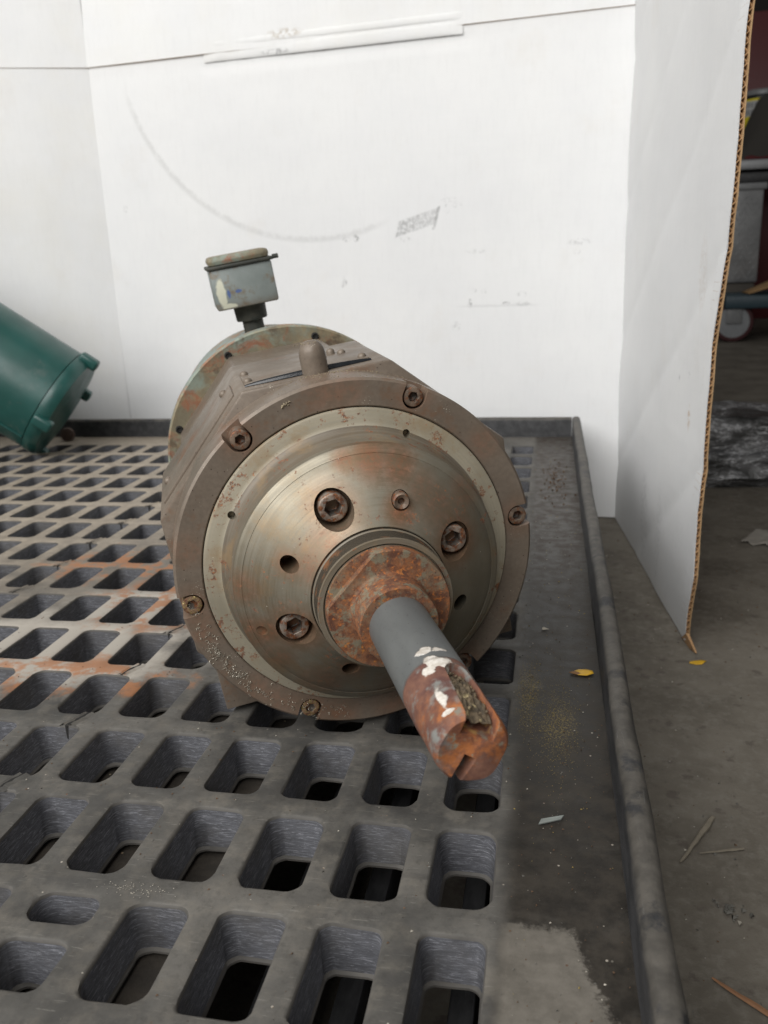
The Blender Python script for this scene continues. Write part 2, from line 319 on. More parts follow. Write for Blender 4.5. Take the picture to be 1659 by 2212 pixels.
def m_card(name, kind):
    b = NB(name); X, Y, Z = b.xyz()[0:3]       # panels are drawn in their own XZ plane
    fib = b.noise(1, b.map(scale=(130, 130, 22)), 5, .6); fib2 = b.noise(1, b.map(scale=(25, 25, 190)), 5, .6)
    c = b.mix(b.step(b.noise(3.5), .3, .7), (.745, .75, .755), (.79, .793, .79))
    c = b.mix(b.mul(b.step(fib, .45, .75), .12), c, (.6, .6, .6))
    c = b.mix(b.mul(b.step(fib2, .5, .75), .06), c, (.63, .62, .62))
    c = b.mix(b.mul(b.step(b.noise(7, b.map(loc=(3, 1, 2)), 6), .56, .72), .13), c, (.62, .56, .48))
    wv = b.noise(120, b.map(loc=(1, 1, 4)), 6, .7); wv2 = b.noise(60, b.map(loc=(6, 1, 4)), 6, .7)
    def smudge(x, z, r, s=.6, sx=1, sz=1, lo=.45, hi=.62, col=(.2, .2, .2)):
        nonlocal c
        c = b.mix(b.mul(b.mul(b.blob(x, z, r, wv, r * .8, X, Z, .3, sx, sz), b.step(wv, lo, hi)), s), c, col)
    if kind == 'back':
        # scuffed arc left by something round
        d = b.math('SQRT', b.math('ADD', b.math('POWER', b.math('SUBTRACT', X, .655), 2), b.math('POWER', b.math('SUBTRACT', Z, .862), 2)))
        d = b.math('ADD', d, b.mul(b.math('SUBTRACT', wv2, .5), .012))
        arc = b.mul(b.step(b.math('ABSOLUTE', b.math('SUBTRACT', d, .449)), .010, .001), b.mul(b.step(X, 1.12, 1.06), b.step(X, .47, .55)))
        arc = b.mul(arc, b.step(Z, .77, .70))
        c = b.mix(b.mul(arc, b.step(wv2, .3, .6, .10, .34)), c, (.42, .42, .41))
        # smeared stamp
        dx, dz = b.math('SUBTRACT', X, .425), b.math('SUBTRACT', Z, .438)
        ca, sa = math.cos(.27), math.sin(.27)
        u = b.math('SUBTRACT', b.mul(dx, ca), b.mul(dz, -sa)); v = b.math('SUBTRACT', b.mul(dz, ca), b.mul(dx, -sa))
        box = b.mul(b.step(b.math('ABSOLUTE', u), .042, .038), b.step(b.math('ABSOLUTE', v), .0165, .0125))
        bars = b.noise(1, b.vec(b.mul(X, 190), b.mul(Z, 150), 2.0), 6, .7)
        dens = b.step(u, .045, -.04, .22, .2); dens = b.step(u, -.02, .036, .42, .6)
        c = b.mix(b.mul(box, b.mul(b.step(bars, .34, .62), dens)), c, (.2, .2, .2))
        edge = b.mul(b.step(b.math('ABSOLUTE', b.math('ADD', u, .037)), .0035, .002), b.step(b.math('ABSOLUTE', b.math('ADD', v, .004)), .022, .018))
        c = b.mix(b.mul(b.mul(edge, b.step(wv, .3, .6)), .55), c, (.15, .15, .15))
        for a in ((.355, .479, .013, .5, 1.3, .35), (.362, .462, .008, .28, .7, 1.3), (.34, .468, .01, .3, 1, .6), (.455, .405, .009, .45, 1.6, .6), (.562, .413, .008, .85, .8, 1.1), (.585, .410, .01, .5, 1, .5),
                  (.593, .323, .009, .55, .6, 1.2), (.598, .314, .005, .5, 1, 1), (.315, .270, .008, .8, .6, 1.1), (.285, .293, .007, .7, .8, .8), (.305, .296, .005, .4, 1, 1), (.238, .268, .007, .6, 1.2, .5), (.202, .267, .012, .45, 1.4, .4), (.205, .285, .01, .35, 1, .7), (.09, .385, .014, .3, 1.6, .5), (.095, .366, .008, .25, 1, .7), (.345, .222, .01, .25, 1, 1), (.30, .375, .012, .2, 2, .4), (1.12, .5, .01, .3, .6, 1)):
            smudge(*a)
        sc1 = b.step(b.math('ABSOLUTE', b.math('ADD', b.math('SUBTRACT', Z, .266), b.mul(wv2, .006))), .004, .001)
        c = b.mix(b.mul(b.mul(sc1, b.mul(b.step(X, .36, .30), b.step(X, .16, .2))), .22), c, (.4, .4, .4))
    if kind == 'flap':
        for a in ((.70, .822, .022, .5, 1.8, .45, .42, .58, (.36, .29, .2)), (.72, .79, .015, .55, 2.2, .4)): smudge(*a)
        c = b.mix(b.mul(b.step(b.noise(5), .4, .7), .25), c, (.72, .69, .6))
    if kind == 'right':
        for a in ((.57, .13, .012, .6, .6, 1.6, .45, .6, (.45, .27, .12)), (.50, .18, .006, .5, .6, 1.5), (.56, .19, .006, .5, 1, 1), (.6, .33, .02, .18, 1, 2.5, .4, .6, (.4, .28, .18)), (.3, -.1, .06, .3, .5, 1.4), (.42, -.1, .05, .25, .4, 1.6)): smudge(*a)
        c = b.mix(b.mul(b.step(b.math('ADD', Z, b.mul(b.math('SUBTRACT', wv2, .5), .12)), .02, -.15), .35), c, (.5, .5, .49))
    return b.done(c, .72, 0, b.bump(fib, .05, .001, b.bump(b.noise(9, None, 4, .55), .22, .008, b.bump(b.noise(1, b.map(scale=(1.2, 1.2, 14)), 3, .5), .25, .004))), Specular_IOR_Level=.25)
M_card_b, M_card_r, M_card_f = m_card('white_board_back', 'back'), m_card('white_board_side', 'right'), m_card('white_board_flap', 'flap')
M_kraft = m_flat('kraft_board', (.46, .30, .155), .85, 0, .18, 80, .3)
M_kraft_d = m_flat('kraft_flute', (.38, .225, .11), .9, 0, .25, 120, .3)

def m_floor():
    b = NB('shop_floor_concrete')
    n = b.noise(7, None, 9, .65); n2 = b.noise(70, None, 8, .7)
    c = b.mix(b.step(n, .35, .65), (.105, .092, .074), (.165, .148, .122))
    c = b.mix(b.mul(b.step(n2, .45, .7), .5), c, (.21, .195, .168))
    c = b.mix(b.mul(b.step(b.noise(40, b.map(loc=(4, 2, 0))), .58, .68), .55), c, (.075, .06, .052))
    vd = b.voro(230, b.map(scale=(1, 1, .01))); on = b.step(b.voro(230, b.map(scale=(1, 1, .01)), 'Color'), .93, .95)
    c = b.mix(b.mul(b.step(vd, .26, .14), on), c, (.34, .32, .28))
    return b.done(c, .8, 0, b.bump(n2, .5, .003, b.bump(b.noise(300), .3, .001)), Specular_IOR_Level=.3)
M_floor = m_floor()

# ------------------------------------------------------------------ mesh builder
class MB:
    def __init__(s): s.v = []; s.f = []; s.m = []
    def add(s, vs, fs, mat=0):
        o = len(s.v); s.v += [tuple(p) for p in vs]
        for f in fs: s.f.append([i + o for i in f]); s.m.append(mat)
    def box(s, c, d, rot=None, mat=0):
        rot = rot or Matrix.Identity(3); c = Vector(c)
        vs = [c + rot @ Vector((x * d[0] / 2, y * d[1] / 2, z * d[2] / 2)) for x in (-1, 1) for y in (-1, 1) for z in (-1, 1)]
        s.add(vs, [(0, 1, 3, 2), (4, 6, 7, 5), (0, 4, 5, 1), (2, 3, 7, 6), (0, 2, 6, 4), (1, 5, 7, 3)], mat)
    def lathe(s, prof, n=96, mats=None, cap=True, fr=None):
        "profile of (r, z) turned round local Z; ends closed"
        fr = fr or Matrix.Identity(4); vs = []; fs = []
        for r, z in prof:
            for k in range(n):
                a = 2 * math.pi * k / n; vs.append(fr @ Vector((r * math.cos(a), r * math.sin(a), z)))
        o = len(s.v); s.v += [tuple(p) for p in vs]
        for i in range(len(prof) - 1):
            for k in range(n):
                k2 = (k + 1) % n; s.f.append([o + i * n + k, o + i * n + k2, o + (i + 1) * n + k2, o + (i + 1) * n + k]); s.m.append(mats[i] if mats else 0)
        if cap:
            s.f.append([o + k for k in range(n)][::-1]); s.m.append(mats[0] if mats else 0)
            s.f.append([o + (len(prof) - 1) * n + k for k in range(n)]); s.m.append(mats[-1] if mats else 0)
    def prism(s, pts, z0, z1, fr=None, mat=0):
        fr = fr or Matrix.Identity(4); n = len(pts)
        vs = [fr @ Vector((x, y, z0)) for x, y in pts] + [fr @ Vector((x, y, z1)) for x, y in pts]
        s.add(vs, [list(range(n))[::-1], list(range(n, 2 * n))] + [[i, (i + 1) % n, n + (i + 1) % n, n + i] for i in range(n)], mat)
    def tube(s, path, r, n=8, mat=0, taper=None):
        rings = []; path = [Vector(p) for p in path]
        for i, p in enumerate(path):
            t = (path[min(i + 1, len(path) - 1)] - path[max(i - 1, 0)]).normalized()
            a = t.orthogonal().normalized(); c = t.cross(a); rr = r if taper is None else r * taper[i]
            rings.append([p + rr * (a * math.cos(2 * math.pi * k / n) + c * math.sin(2 * math.pi * k / n)) for k in range(n)])
        fs = []
        for i in range(len(path) - 1):
            for k in range(n): fs.append((i * n + k, i * n + (k + 1) % n, (i + 1) * n + (k + 1) % n, (i + 1) * n + k))
        fs += [list(range(n))[::-1], list(range((len(path) - 1) * n, len(path) * n))]
        s.add([v for r_ in rings for v in r_], fs, mat)
    def grid(s, nx, ny, fn, mat=0):
        vs = [fn(i / nx, j / ny) for j in range(ny + 1) for i in range(nx + 1)]
        s.add(vs, [(j * (nx + 1) + i, j * (nx + 1) + i + 1, (j + 1) * (nx + 1) + i + 1, (j + 1) * (nx + 1) + i) for j in range(ny) for i in range(nx)], mat)
    def mesh(s, name, mats, angle=32, bevel=0, segs=2, merge=0):
        me = bpy.data.meshes.new(name); me.from_pydata(s.v, [], s.f); me.update()
        for m in (mats if isinstance(mats, (list, tuple)) else [mats]): me.materials.append(m)
        me.polygons.foreach_set('material_index', s.m)
        bm = bmesh.new(); bm.from_mesh(me)
        if merge: bmesh.ops.remove_doubles(bm, verts=bm.verts, dist=merge)
        bmesh.ops.recalc_face_normals(bm, faces=bm.faces)
        if bevel:
            es = [e for e in bm.edges if len(e.link_faces) == 2 and e.calc_face_angle(0) > R_(25)]
            bmesh.ops.bevel(bm, geom=es, offset=bevel, segments=segs, affect='EDGES', profile=.5)
        bm.to_mesh(me); bm.free()
        me.polygons.foreach_set('use_smooth', [True] * len(me.polygons)); me.set_sharp_from_angle(angle=R_(angle))
        return me

def link(name, me, parent=None, mat=None):
    o = bpy.data.objects.new(name, me); COL.objects.link(o)
    if parent: o.parent = parent
    if mat is not None: o.matrix_local = mat
    return o
def tag(o, label=None, cat=None, group=None, kind=None):
    for k, v in (('label', label), ('category', cat), ('group', group), ('kind', kind)):
        if v: o[k] = v
    return o
def thing(name, loc, label, cat, rot=None, group=None):
    o = bpy.data.objects.new(name, None); COL.objects.link(o); o.location = loc
    if rot: o.rotation_euler = rot
    o.empty_display_size = .05
    return tag(o, label, cat, group)
def cut(me, cutters):
    "carve cutter mesh out of a solid mesh, keep the result as plain mesh data"
    a = bpy.data.objects.new('a', me); c = bpy.data.objects.new('c', cutters); COL.objects.link(a); COL.objects.link(c)
    md = a.modifiers.new('b', 'BOOLEAN'); md.operation = 'DIFFERENCE'; md.solver = 'EXACT'; md.object = c
    dg = bpy.context.evaluated_depsgraph_get(); dg.update()
    out = bpy.data.meshes.new_from_object(a.evaluated_get(dg)); out.name = me.name
    bpy.data.objects.remove(a); bpy.data.objects.remove(c)
    out.polygons.foreach_set('use_smooth', [True] * len(out.polygons)); out.set_sharp_from_angle(angle=R_(32))
    return out
def wob(x, y, z, s): return mn.noise(Vector((x * s, y * s, z * s)))

FLOOR = -.194
# ------------------------------------------------------------------ shop floor
m = MB(); m.grid(40, 40, lambda u, v: (-6 + 14 * u, -3 + 15 * v, FLOOR))
tag(link('floor', m.mesh('floor', M_floor)), kind='structure')

# ------------------------------------------------------------------ grated plastic pallet
PX, LX, PY, LY, X0, Y0 = .05857, .0390, .0931, .0720, -.0271, .4167
RIBX, RIBY = PX - LX, PY - LY
TH = .034
def warp(x, y): return .0016 * mn.noise(Vector((x * 3.1, y * 2.3, 4)))
def cell(mb, cx, cy, hx, hy, bx0, bx1, by0, by1, rc, mw=1):
    "one opening with rounded corners, chamfered lip and drafted walls, inside the rectangle b"
    hx += random.uniform(-.0009, .0007); hy += random.uniform(-.0012, .0009); rc += random.uniform(-.002, .0025); cx += random.uniform(-.0007, .0007); cy += random.uniform(-.0007, .0007)
    K = 7; loop = []
    for q, (sx, sy) in enumerate(((1, 1), (-1, 1), (-1, -1), (1, -1))):
        for k in range(K):
            loop.append((q, k, sx, sy))
    def hole(ex, z, rr, dx=0, dy=0):
        out = []
        for q, k, sx, sy in loop:
            a = math.pi / 2 * (q + k / (K - 1)); ax, ay = hx + ex - rr, hy + ex - rr
            qx, qy = cx + sx * ax + rr * math.cos(a), cy + sy * ay + rr * math.sin(a); jj = .0011 * mn.noise(Vector((qx * 90, qy * 90, 3 + z * 20))) + .0006 * mn.noise(Vector((qx * 260, qy * 260, 1)))
            out.append((qx + jj * math.cos(a), qy + jj * math.sin(a), z))
        return out
    outer = []
    for q, k, sx, sy in loop:
        X = bx1 if sx > 0 else bx0; Y = by1 if sy > 0 else by0
        r0 = rc + .003; ax, ay = cx + sx * (hx + .003 - r0), cy + sy * (hy + .003 - r0)
        h = (K - 1) / 2
        t = abs(k - h) / h                  # 1 at the ends of the arc, 0 at the corner
        first = k < h
        if k == h: outer.append((X, Y, 0)); continue
        onx = (first if q % 2 == 0 else not first)
        if onx: outer.append((X, ay + (Y - ay) * (1 - t), 0))
        else: outer.append((ax + (X - ax) * (1 - t), Y, 0))
    rings = [outer, hole(.0028, 0, rc + .0028), hole(.0012, -.0006, rc + .0012), hole(.0002, -.0024, rc), hole(-.0016, -TH + .003, rc), hole(-.0030, -TH + .0015, rc), hole(-.0030, -TH, rc)]
    obot = [(x, y, -TH) for x, y, _ in outer]
    rings.append(obot)
    n = len(loop); vs = [p for r in rings for p in r]; 
    mt = [0, 0, 2, mw, 2, 2, 0]
    o = len(mb.v); mb.v += [(x, y, z + warp(x, y)) for x, y, z in vs]
    for i in range(len(rings) - 1):
        for k in range(n):
            k2 = (k + 1) % n
            mb.f.append([o + i * n + k, o + i * n + k2, o + (i + 1) * n + k2, o + (i + 1) * n + k]); mb.m.append(mt[i])
deck = MB(); NC, R0, R1 = 25, -2, 13
split = {(-1, 4), (11, 10), (6, 14), (3, 13), (9, 17)}
for r in range(R0, R1 + 1):
    for c in range(NC):
        hx1 = X0 - c * PX; hx0 = hx1 - LX; hy0 = Y0 + r * PY; hy1 = hy0 + LY
        b = (hx0 - RIBX / 2, hx1 + RIBX / 2, hy0 - RIBY / 2, hy1 + RIBY / 2)
        if (r, c) in split:
            ym = hy0 + LY * .58
            cell(deck, (hx0 + hx1) / 2, (hy0 + ym - .006) / 2, LX / 2, (ym - .006 - hy0) / 2, b[0], b[1], b[2], ym, .009)
            cell(deck, (hx0 + hx1) / 2, (ym + .006 + hy1) / 2, LX / 2, (hy1 - ym - .006) / 2, b[0], b[1], ym, b[3], .0105)
        else:
            cell(deck, (hx0 + hx1) / 2, (hy0 + hy1) / 2, LX / 2, LY / 2, *b, .0085)
xr, xw = X0 + RIBX / 2, .0505
ylo, yhi = Y0 + R0 * PY - RIBY / 2, Y0 + R1 * PY + LY + RIBY / 2; xlo = X0 - (NC - 1) * PX - LX - RIBX / 2
for z, fl in ((0, 0), (-TH, 1)):
    for (a0, a1, b0, b1, nx, ny) in ((xr, xw, ylo, yhi, 6, 120), (xlo, xw, yhi, 1.786, 90, 6), (xlo, xw, ylo - .04, ylo, 90, 2)):
        def fn(u, v):
            x, y = a0 + (a1 - a0) * u, b0 + (b1 - b0) * v
            return (x, y, z + warp(x, y))
        deck.grid(nx, ny, fn, 0)
    # outer sides
deck_me = deck.mesh('deck', [M_deck, M_wall, M_lip], 40, merge=.00005)
pallet = thing('plastic_pallet', (-.4, .9, FLOOR), 'grey plastic pallet with rounded rectangular grate openings and raised rim, under the motors', 'pallet')
PL = Matrix.Translation((.4, -.9, -FLOOR))
deck_o = link('deck', deck_me, pallet, PL)
# cracked ribs: a ragged strip painted dark as a gap, with lifted lips, at each broken rib
for cx, cy in ((-.6205, 1.204), (-.622, 1.119), (-.622, 1.033), (-.616, .938), (-.620, .855), (-.379, .755), (-.385, .672), (-.388, .580), (-.392, .487)):
    mc = MB(); y0 = None
    r = round((cy - Y0) / PY - .5); yc = Y0 + r * PY + LY + RIBY / 2   # the rib behind that opening
    pts = []
    for k in range(7):
        t = k / 6; pts.append((cx + (t - .5) * .010 + random.uniform(-.0012, .0012), yc + (t - .5) * RIBY * 1.02, .0012 + warp(cx, yc)))
    L = []; Rr = []
    for k, p in enumerate(pts):
        wd = random.uniform(.0009, .0019)
        L.append((p[0] - wd, p[1])); Rr.append((p[0] + wd, p[1]))
    # the gap: a flat near-black strip standing in for the slit's deep shade
    n = len(pts)
    zt = pts[0][2] - .0006
    mc.add([(x, y, zt) for x, y in L] + [(x, y, zt) for x, y in Rr], [(i, n + i, n + i + 1, i + 1) for i in range(n - 1)], 0)
    lo = .0014
    for s_, E_ in ((-1, L), (1, Rr)):
        vv = [(x, y, zt) for x, y in E_] + [(x + s_ * .0016, y, zt + lo * random.uniform(.5, 1)) for x, y in E_] + [(x + s_ * .0062, y, zt - .0016) for x, y in E_]
        ff = [(i, i + 1, n + i + 1, n + i) for i in range(n - 1)] + [(n + i, n + i + 1, 2 * n + i + 1, 2 * n + i) for i in range(n - 1)]
        mc.add(vv, ff, 1)
    # the break runs down the opening's wall as another flat dark sheet
    yb = yc - RIBY / 2
    mc.add([(cx - .0062, yb - .0004, 0), (cx - .0036, yb - .0004, 0), (cx - .0044, yb - .0010, -.02), (cx - .0052, yb - .0010, -.02)], [(0, 1, 2, 3)], 0)
    link('cracked_rib', mc.mesh('cracked_rib', [M_dark, M_deck], 60), pallet, PL)

def rim_prof(h=.040, t=.0165, base=-.05):
    return [(0, base), (0, h - .006), (.0012, h - .0025), (.004, h - .0004), (.0075, h), (t - .005, h - .0004), (t - .0015, h - .003), (t, h - .007), (t, base)]
def rim(name, P0, P1, out, n, amp):
    "rounded rim wall swept from P0 to P1, out = outward unit direction"
    mb = MB(); pr = rim_prof(); N = len(pr); P0, P1, out = Vector(P0), Vector(P1), Vector(out); vs = []
    for i in range(n + 1):
        t = i / n; p = P0.lerp(P1, t)
        for (o, z) in pr:
            j = amp * wob(p.x, p.y, 3 + z * 8, 7) + amp * .3 * wob(p.x, p.y, 9 + o * 40, 30)
            hz = z + (amp * .5 * wob(p.x, p.y, 7, 11) if z > 0 else 0)
            q = p + out * (o + j); vs.append((q.x, q.y, hz))
    fs = [(i * N + k, i * N + k + 1, (i + 1) * N + k + 1, (i + 1) * N + k) for i in range(n) for k in range(N - 1)]
    fs += [list(range(N)), list(range(n * N, n * N + N))[::-1]]
    mb.add(vs, fs); return link(name, mb.mesh(name, M_rim, 50), pallet, PL)
rim('rim', (.0505, .12, 0), (.0505, 1.802, 0), (1, 0, 0), 150, .0022)
rim('rim', (xlo, 1.7865, 0), (.0500, 1.7865, 0), (0, 1, 0), 90, .0012)
for name, c, d in (('skirt', (.057, .96, -.115), (.012, 1.66, .13)), ('skirt', (-.74, 1.796, -.115), (1.58, .012, .13))):
    mb = MB(); mb.box(c, d); link(name, mb.mesh(name, M_rim), pallet, PL)
for x in (-.045, -.115, -.165):
    mb = MB(); mb.box((x, .95, -.095), (.016, 1.64, .05)); link('runner', mb.mesh('runner', M_rim, bevel=.002), pallet, PL)
for x in (-.02, -1.5):
    for y in (.2, .95, 1.7):
        mb = MB(); mb.box((x, y, -.157), (.1, .1, .073)); link('foot', mb.mesh('foot', M_rim, bevel=.004), pallet, PL)
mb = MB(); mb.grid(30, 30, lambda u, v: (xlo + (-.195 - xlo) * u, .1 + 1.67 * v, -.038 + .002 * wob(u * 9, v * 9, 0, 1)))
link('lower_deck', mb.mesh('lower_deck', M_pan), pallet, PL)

# ------------------------------------------------------------------ motor: frame along its own axis
R = .1392
C = Vector((-.13868382, .60592528, .14571121)); ax = Vector((.91670699, .39956013, 0)); ay = Vector((.00896023, -.02055737, .99974852)); az = Vector((.39945965, -.91647646, -.02242523))
motor = thing('electric_motor', (C.x, C.y, 0), 'brown octagonal electric motor with rusty shaft stub, lying on the grated pallet', 'motor', (0, 0, R_(23.55)))
bpy.context.view_layer.update()
MF = Matrix(((ax.x, ay.x, az.x, C.x), (ax.y, ay.y, az.y, C.y), (ax.z, ay.z, az.z, C.z), (0, 0, 0, 1)))
ML = Matrix.LocRotScale(Vector((C.x, C.y, 0)), motor.rotation_euler, None).inverted() @ MF
ROLL = Matrix.Rotation(R_(8.4), 4, 'Z')
def S(l): return [(a * R, z * R) for a, z in l]
def part(name, mb, mats, parent=None, local=None, **k):
    me = mb if isinstance(mb, bpy.types.Mesh) else mb.mesh(name, mats, **k)
    if parent is None: return link(name, me, motor, ML @ (local or Matrix.Identity(4)))
    return link(name, me, parent, local or Matrix.Identity(4))
def octo(r, ph=30.9): return [(R * r * math.cos(R_(ph + 45 * k)), R * r * math.sin(R_(ph + 45 * k))) for k in range(8)]
# body
mb = MB(); mb.prism(octo(1.08), -1.27 * R, -.25 * R)
body = part('body', mb, M_taupe_r, bevel=.0022, segs=2)
mb = MB(); mb.prism(octo(.955), -2.66 * R, -1.268 * R)
part('rear_body', mb, M_taupe, bevel=.002)
mb = MB(); mb.lathe(S([(1.0, -2.655), (1.03, -2.65), (1.043, -2.665), (1.043, -2.78), (1.0, -2.79)]), 128, [0, 0, 1, 1])
flange = part('flange', mb, [M_flange, M_tealedge])
mb = MB(); mb.lathe(S([(.6, -4.35), (.85, -4.25), (.93, -4.1), (.95, -2.78), (.5, -2.77)]), 96)
part('rear_housing', mb, M_tealedge)
# feet: two square lower corners
for sgn in (-1, 1):
    mb = MB(); pts = [(sgn * .93 * R, -.905 * R), (sgn * .93 * R, -.55 * R), (sgn * .55 * R, -.55 * R), (sgn * .55 * R, -.905 * R)]
    mb.prism(pts, -1.2 * R, -.40 * R, ROLL); part('foot', mb, M_taupe_r, bevel=.0012)
# front ring with six U-shaped bolt notches
mb = MB(); mb.lathe(S([(.80, -.30), (.985, -.30), (1.0, -.285), (1.0, -.014), (.986, 0), (.857, 0), (.85, -.006), (.85, -.05), (.80, -.05)]), 192)
BA = [9.6 + 60 * k for k in range(6)]
ct = MB()
for a in BA:
    fr = Matrix.Rotation(R_(a), 4, 'Z') @ Matrix.Translation((.933 * R, 0, -.135 * R))
    pts = [(R * .064 * math.cos(t), R * .064 * math.sin(t)) for t in [math.pi / 2 + math.pi * k / 14 for k in range(15)]]
    pts += [(.2 * R, -.056 * R), (.2 * R, .056 * R)]
    ct.prism(pts, 0, .3 * R, fr)
ringm = cut(mb.mesh('front_ring', M_taupe), ct.mesh('ct', M_taupe))
ring = part('front_ring', ringm, None); ringm.materials.clear(); ringm.materials.append(M_ringpaint)

def bolt_mesh(r, h, hexr, depth, mat, name, hexin=True):
    mb = MB(); n = 24
    def circ(rr, z): return [(rr * math.cos(2 * math.pi * k / n), rr * math.sin(2 * math.pi * k / n), z) for k in range(n)]
    def hx(rr, z):
        o = []
        for k in range(n):
            a = 2 * math.pi * k / n; q = (a % (math.pi / 3)) - math.pi / 6
            d = rr * math.cos(math.pi / 6) / math.cos(q); o.append((d * math.cos(a), d * math.sin(a), z))
        return o
    L = [circ(r, -h), circ(r, -r * .12), circ(r * .97, -r * .04), circ(r * .9, 0), hx(hexr * 1.06, 0), hx(hexr, -hexr * .07), hx(hexr * .96, -depth), circ(hexr * .35, -depth * 1.12)]
    vs = [p for l in L for p in l]
    mats = [0, 0, 0, 0, 0, 1, 1]
    for i in range(len(L) - 1): mb.add([], [])
    o = len(mb.v); mb.v += vs
    for i in range(len(L) - 1):
        for k in range(n):
            k2 = (k + 1) % n; mb.f.append([i * n + k, i * n + k2, (i + 1) * n + k2, (i + 1) * n + k]); mb.m.append(mats[i])
    mb.f.append([(len(L) - 1) * n + k for k in range(n)]); mb.m.append(1)
    mb.f.append([k for k in range(n)][::-1]); mb.m.append(0)
    me = mb.mesh(name, [mat, M_bolt_b], 40)
    return me
bm1 = bolt_mesh(.0535 * R, .14 * R, .029 * R, .05 * R, M_bolt, 'ring_bolt'); bm1g = bolt_mesh(.0535 * R, .14 * R, .029 * R, .02 * R, M_bolt_g, 'ring_bolt_gilt')
for i, a in enumerate(BA):
    g = i in (3, 4)
    o = part('socket_bolt', bm1g if g else bm1, None, None, Matrix.Rotation(R_(a), 4, 'Z') @ Matrix.Translation((.933 * R, 0, -.012 * R)) @ Matrix.Rotation(i * .7, 4, 'Z') @ Matrix.Rotation(random.uniform(-.05, .05), 4, 'X'))
    if g: o['label'] = 'socket bolt crusted with golden metal dust'
# bearing cover: rim, fillet, cone, bore for the hub
prof = [(.30, -.05), (.840, -.05), (.8455, .0), (.842, .009), (.834, .013), (.775, .016), (.752, .022), (.735, .036), (.722, .062), (.714, .10), (.709, .16), (.7075, .2), (.707, .241), (.704, .2462), (.69, .2555), (.665, .2725), (.6635, .2715), (.662, .2745), (.62, .3055), (.575, .3405), (.53, .375), (.485, .4095), (.44, .443), (.40, .4715), (.362, .4985), (.352, .505), (.347, .5035), (.345, .44), (.30, .44)]
mb = MB(); nm = len(prof) - 1
mb.lathe(S(prof), 160, [1] * 6 + [2] * 5 + [0] * (nm - 11))
ct = MB()
def cyl(mb, a, r, rad, z0, z1, n=32):
    fr = Matrix.Rotation(R_(a), 4, 'Z') @ Matrix.Translation((r * R, 0, 0))
    mb.prism([(rad * R * math.cos(2 * math.pi * k / n), rad * R * math.sin(2 * math.pi * k / n)) for k in range(n)], z0 * R, z1 * R, fr)
BIG = [(114.5, .475), (26.5, .46), (-158.5, .455), (-65, .46)]
for a, r in BIG: cyl(ct, a, r, .094, .30, .8)
for a, r in ((157.5, .468), (-16.7, .453), (-110.5, .448)): cyl(ct, a, r, .044, .22, .8)
cyl(ct, 73.5, .468, .047, .35, .8)
cyl(ct, -160.4, .619, .028, .285, .8, 20)
cyl(ct, 68.6, .743, .021, -.03, .3, 20); cyl(ct, 153.6, .752, .021, -.03, .3, 20)
cover = part('bearing_cover', cut(mb.mesh('bearing_cover', [M_steel, M_steel2, M_grime]), ct.mesh('ct', [M_steel, M_steel2, M_grime])), None)
bm2 = bolt_mesh(.074 * R, .12 * R, .045 * R, .085 * R, M_bolt_c, 'cover_bolt')
for i, (a, r) in enumerate(BIG):
    part('socket_bolt', bm2, None, None, Matrix.Rotation(R_(a), 4, 'Z') @ Matrix.Translation((r * R, 0, .388 * R)) @ Matrix.Rotation(.3 + i * .9, 4, 'Z'))
mb = MB(); mb.lathe(S([(.043, .34), (.043, .432), (.036, .44), (.018, .43), (.016, .40)]), 28)
part('grease_plug', mb, M_bolt, None, Matrix.Rotation(R_(73.5), 4, 'Z') @ Matrix.Translation((.468 * R, 0, .01 * R)))
# hub
mb = MB(); mb.lathe(S([(.2, .43), (.3435, .43), (.3425, .512), (.336, .517), (.3355, .622), (.332, .633), (.309, .634), (.307, .618), (.302, .618), (.300, .632), (.2, .632)]), 128, [1, 1, 0, 1, 0, 0, 0, 0, 0, 0])
hub = part('hub', mb, [M_hub, M_thread])
# rusty nut with one flat and two spanner nicks
mb = MB(); n = 128; prof = [(.12, .62), (.299, .62), (.299, .652), (.2988, .657), (.2985, .697), (.295, .703), (.20, .7035), (.193, .706), (.188, .712), (.186, .722), (.1855, .882), (.182, .889), (.12, .889)]
mb.lathe(S(prof), n)
for i, (x, y, z) in enumerate(mb.v):
    d = (x * math.cos(R_(137)) + y * math.sin(R_(137))) / R
    if d > .243 and z > .655 * R:
        k = (.243 - d); mb.v[i] = (x + k * R * math.cos(R_(137)), y + k * R * math.sin(R_(137)), z)
nutm = mb.mesh('shaft_nut', [M_rust, M_rust2])
ct = MB(); 
for a in (108, 166): cyl(ct, a, .306, .016, .66, .9, 12)
part('shaft_nut', cut(nutm, ct.mesh('ct', M_rust)), None)
# shaft with keyway, cross slot and battered tip
TIP = 1.915
mb = MB(); n = 96; prof = [(.01, .5), (.1415, .5), (.1415, .9)] + [(.1415, .9 + (TIP - .03 - .9) * k / 24) for k in range(1, 25)] + [(.138, TIP - .012), (.128, TIP), (.09, TIP + .002), (.05, TIP + .003), (.01, TIP + .003)]
mb.lathe(S(prof), n)
for i, (x, y, z) in enumerate(mb.v):
    if z > 1.25 * R:
        k = 1 + .02 * wob(x, y, z, 90) * max(0, min(1, (z / R - 1.48) * 6)) + .014 * wob(x, y, z, 220) * max(0, min(1, (z / R - 1.48) * 6))
        k *= 1 - .04 * max(0, z / R - 1.5) / .4
        dz = .02 * R * wob(x, y, 2, 60) if z > (TIP - .015) * R else 0
        mb.v[i] = (x * k, y * k, z + dz)
ct = MB()
kf = Matrix.Rotation(R_(67), 4, 'Z')
KF = kf @ Matrix(((0, 0, 1, 0), (0, 1, 0, 0), (1, 0, 0, 0), (0, 0, 0, 1)))   # (axis, tangent, radial)
pts = []
